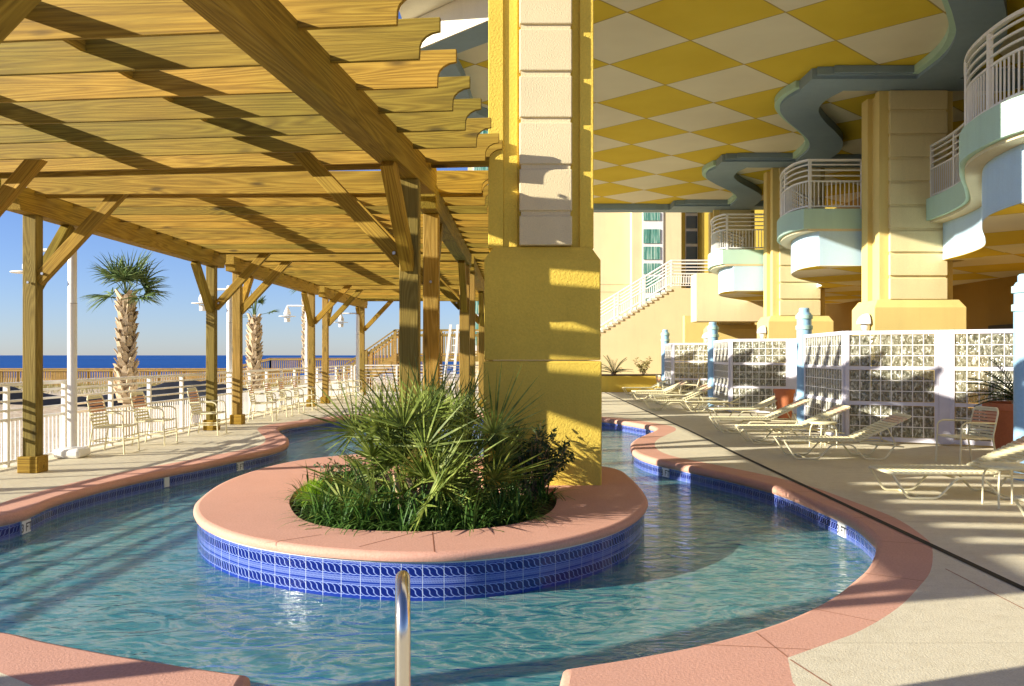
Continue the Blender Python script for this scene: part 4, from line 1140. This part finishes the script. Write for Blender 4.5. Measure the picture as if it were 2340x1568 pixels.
leafy('shrub', 'low dark shrub filling the left back of the planter island', -1.75,10.2,.05,.5,.5,40,'shrub',.055)
leafy('oleander', 'spindly pale leaved shrub against the stair wall', 6.15,41.6,.7,1.0,.55,16,'drygrass',.12,16)
def cycad(x,y,z,label,L=.8,n=26):
    t = thing('cycad', label, 'plant', (x,y,z)); mb = MB(); st_ = MB()
    for i in range(n):
        a = i*2.4+rv(.2); el = random.uniform(.15,1.25); d = Vector((math.cos(a)*math.cos(el), math.sin(a)*math.cos(el), math.sin(el)))
        q = Vector((x,y,z+.1)); pts = [q.copy()]; 
        for k in range(9):
            dd = (d+Vector((0,0,-1))*k*.07).normalized(); q = q+dd*L/9; pts.append(q.copy())
            sd = dd.cross(Vector((0,0,1))).normalized()
            for u in (0,.5):
                pq = q-dd*L/9*u
                for s in (-1,1): mb.blade(pq, sd*s+dd*.55+Vector((0,0,.25)), .24*L*(1-abs(k-4)/7), .022, .15, 2)
        st_.tube(pts, .008, 4)
    mb.build('leaflets', 'cycad', t, recalc=False); st_.build('leaf_ribs', 'cycad', t)
    MB().lathe((x,y,z), [(.12,0),(.13,.1),(.06,.18)], 10).build('trunk', 'bark', t)
cycad(4.75,41.3,.74,'dark cycad in the yellow planter by the stair wall', .95)
def pot(x,y,label,s=1.0,h=.93):
    t = thing('terracotta_planter', label, 'planter', (x,y,0), 0, 'terracotta planters by the screens')
    MB().lathe((x,y,0), [(.30*s,.001),(.36*s,.04),(.50*s,h*.85),(.52*s,h*.88),(.55*s,h*.88),(.56*s,h),(.48*s,h),(.46*s,h-.08)], 28).build('pot', 'terra', t, smooth=True)
    return t
pot(8.25,14.35,'large terracotta pot with a cycad at the right frame edge'); cycad(8.25,14.35,.86,'dark green cycad spilling from the large terracotta pot', .85, 30)
pot(7.05,22.9,'terracotta pot half hidden behind the middle blue post', .48, .82)

def cabbage_palm(x, y, z0, h, label, nf=24, L=.75, r=.21, spear=0):
    t = thing('palm_tree', label, 'palm tree', (x,y,z0), 0, 'cabbage palms on the beach')
    n = 14; MB().tube([(x+.04*math.sin(i*.5),y,z0+h*i/n) for i in range(n+1)], [r*(.85+.15*math.sin(i*1.3)) *(1 if i > 4 else .8) for i in range(n+1)], 14).build('trunk', 'bark', t, smooth=True)
    bm_, sp = MB(), MB(); k = 0; zz = z0+h*.32
    while zz < z0+h*1.0:
        for j in range(6):
            a = j*math.pi/3+(k%2)*math.pi/6+rv(.15); ra = r*(1.08-.35*max(0,(zz-z0)/h-.75)/.25)
            c, s = math.cos(a), math.sin(a); p = Vector((x+c*ra*.75,y+s*ra*.75,zz)); tl = random.choice((-1,1))*.10
            q = Vector((x+c*(ra+.085)-s*tl*.8,y+s*(ra+.085)+c*tl*.8,zz+.22+rv(.04)))
            sd = Vector((-s,c,0)); w1 = .055+.22*r; w2 = .035; nn = Vector((c,s,0))*.03
            vs = [p-sd*w1-nn, p+sd*w1-nn, p+sd*w1+nn, p-sd*w1+nn, q-sd*w2-nn*.5, q+sd*w2-nn*.5, q+sd*w2+nn*.5, q-sd*w2+nn*.5]
            bm_.add(vs, [(0,1,5,4),(1,2,6,5),(2,3,7,6),(3,0,4,7),(4,5,6,7),(3,2,1,0)])
        zz += .115; k += 1
    bm_.build('leaf_boots', 'boot', t)
    for i in range(130):
        a = random.uniform(0,2*math.pi); z_ = random.uniform(z0+h*.3,z0+h); c, s = math.cos(a), math.sin(a)
        sp.blade((x+c*r,y+s*r,z_), (c,s,rv(.8)), random.uniform(.06,.16), .012, .8, 3)
    sp.build('loose_fibres', 'bark', t, recalc=False)
    lm, pm = MB(), MB(); top = Vector((x,y,z0+h))
    for i in range(nf):
        a = random.uniform(0,2*math.pi); el = random.uniform(-.25,1.45); d = Vector((math.cos(a)*math.cos(el), math.sin(a)*math.cos(el), math.sin(el)))
        hub = top+d*random.uniform(.35,.6); frond(lm, pm, top, hub, d+Vector((0,0,rv(.2))), L*random.uniform(.75,1.05), 24, .035, .35, 100, rv(.8))
    for i in range(spear): pm.tube([top, top+Vector((rv(.12),rv(.05),.9))], [.03,.008], 6)
    pm.build('stalks', 'palmfar', t); lm.build('fronds', 'palmfar', t, recalc=False)
cabbage_palm(-8.72,20,-.5,3.55,'cabbage palm tree framed by the first two pergola posts', 17, .74, .15, 3)
cabbage_palm(-7.95,27.3,-.5,3.3,'cabbage palm tree half hidden behind the middle pergola post', 5, .4, .14, 6)
cabbage_palm(-8.4,36.2,-.5,5.0,'distant cabbage palm tree behind the third lamp post', 14, .8, .10)

# ------------------------------------------------------------------ boardwalk, timber stair, dune fabric
def picket_run(name, label, A, B, h, gap, bottom=.0, thk=.05, group=None, postgap=2.4):
    t = thing(name, label, 'boardwalk', tuple((Vector(A)+Vector(B))/2), 0, group); A, B = Vector(A), Vector(B); L = (B-A).length
    up = Vector((0,0,1)); MB().bar(A+up*h, B+up*h, .16, .06).build('top_rail', 'woodgrey', t)
    MB().bar(A+up*(h-.12)-Vector((0,.06,0)), B+up*(h-.12)-Vector((0,.06,0)), .04, .12).build('rail', 'woodgrey', t)
    MB().bar(A+up*(bottom+.1)+Vector((0,.06,0)), B+up*(bottom+.1)+Vector((0,.06,0)), .04, .12).build('rail', 'woodgrey', t)
    mb = MB(); n = int(L/gap)
    for i in range(n+1):
        p = A.lerp(B, i/n); mb.box((p.x-.035,p.y-.02,p.z+bottom),(p.x+.035,p.y+.02,p.z+h-.03))
    mb.build('pickets', 'woodgrey', t)
    n = max(1,int(L/postgap))
    for i in range(n+1):
        p = A.lerp(B, i/n); MB().box((p.x-.06,p.y+.03,p.z-1.2),(p.x+.06,p.y+.14,p.z+h+.0)).build('post', 'woodgrey', t)
    return t
picket_run('boardwalk_railing', 'long low timber picket railing of the boardwalk before the sea', (-52,60,-.45), (-14.8,60,-.45), 1.24, .17, 0, group='timber boardwalk railings')
picket_run('boardwalk_railing', 'second timber picket railing a step behind the boardwalk', (-52,62.2,-.5), (-15,62.2,-.5), 1.24, .17, 0, group='timber boardwalk railings')
picket_run('boardwalk_railing', 'raised grey picket railing far off under the horizon', (-20.5,75,.35), (-6,75,.35), 1.1, .16, -.2, group='timber boardwalk railings')
picket_run('boardwalk_railing', 'sloping grey picket railing ramping up to the raised walk', (-24.5,75,-.6), (-20.5,75,.35), 1.1, .16, -.2, group='timber boardwalk railings')
ws = thing('timber_stair', 'timber stair climbing right behind the far end of the pergola', 'stair', (-8,48,0))
A = D(770,908,48); B = D(903,815,48); C = D(1100,815,48)
for yy in (0, 1.8):
    o_ = Vector((0,yy,0)); up = Vector((0,0,1)); hh = 1.45
    for p, q in ((A,B),(B,C)):
        MB().bar(p+o_+up*hh, q+o_+up*hh, .16, .06).build('handrail', 'woodgrey', ws)
        MB().bar(p+o_+up*(hh-.28), q+o_+up*(hh-.28), .05, .10).build('rail', 'woodgrey', ws)
        MB().bar(p+o_+up*.12, q+o_+up*.12, .05, .10).build('rail', 'woodgrey', ws)
        MB().bar(p+o_-up*.12, q+o_-up*.12, .06, .30).build('stringer', 'woodgrey', ws)
        mb = MB(); n = int((q-p).length/.22)
        for i in range(n+1):
            r_ = p.lerp(q, i/n)+o_; mb.box((r_.x-.03,r_.y-.02,r_.z),(r_.x+.03,r_.y+.02,r_.z+hh-.12))
        mb.build('balusters', 'woodgrey', ws)
    for i, p in enumerate((A, A.lerp(B,.5), B, B.lerp(C,.5), C)):
        q = p+o_; MB().box((q.x-.08,q.y-.08,-1),(q.x+.08,q.y+.08,q.z+hh)).build('post', 'woodgrey', ws)
mb = MB()
for i in range(15):
    p = A.lerp(B, i/14); mb.box((p.x,p.y,p.z-.02),(p.x+.26,p.y+1.8,p.z+.02))
mb.build('treads', 'woodgrey', ws); MB().box((B.x,B.y,B.z-.06),(C.x,B.y+1.8,B.z-.01)).build('landing', 'woodgrey', ws)
# tall white beach ramp frame far right of the centre posts
wf_ = thing('white_ladder', 'tall white leaning frame far behind the centre posts', 'frame', (-1.9,44,0))
p0, p1 = D(1012,900,44), D(1030,742,44)
MB().bar(p0, p1, .12, .16).build('leg', 'white', wf_); MB().bar(p0+Vector((.5,0,0)), p1+Vector((.35,0,0)), .12, .16).build('leg', 'white', wf_)
mb = MB()
for i in range(9): p = p0.lerp(p1, .1+i*.1); mb.box((p.x,p.y-.03,p.z-.02),(p.x+.45,p.y+.03,p.z+.02))
mb.build('rungs', 'white', wf_)
# black erosion fabric on the dune foot
mb = MB(); nx = 90; rows = 7
for j in range(rows+1):
    for i in range(nx+1):
        x = -30+i*.27; y = 33+1.1*math.sin(i*.13)+j*.42; f = math.sin(math.pi*j/rows)
        mb.v.append((x, y+.15*math.sin(i*.9+j), sand_h(x,y)-.05+f*(.62+.28*math.sin(i*.21+1)+.06*math.sin(i*1.7+j*2))))
mb.f = [(j*(nx+1)+i,j*(nx+1)+i+1,(j+1)*(nx+1)+i+1,(j+1)*(nx+1)+i) for j in range(rows) for i in range(nx)]
tag(mb.build('erosion_fabric', 'black', smooth=True, angle=60), 'black erosion fabric mounded along the dune beyond the railing', 'fabric')
mb = MB()
for i in range(9000):
    x = random.uniform(-44,-3); y = random.uniform(41,59) if i < 4500 else random.uniform(55,59.5)
    mb.blade((x,y,sand_h(x,y)-.02), (rv(.5),rv(.5),1), random.uniform(.15,.55), .03, .3, 2)
tag(mb.build('dune_grass', 'drygrass', recalc=False), 'sparse yellow dune grass on the sand before the boardwalk', 'grass', kind='stuff')
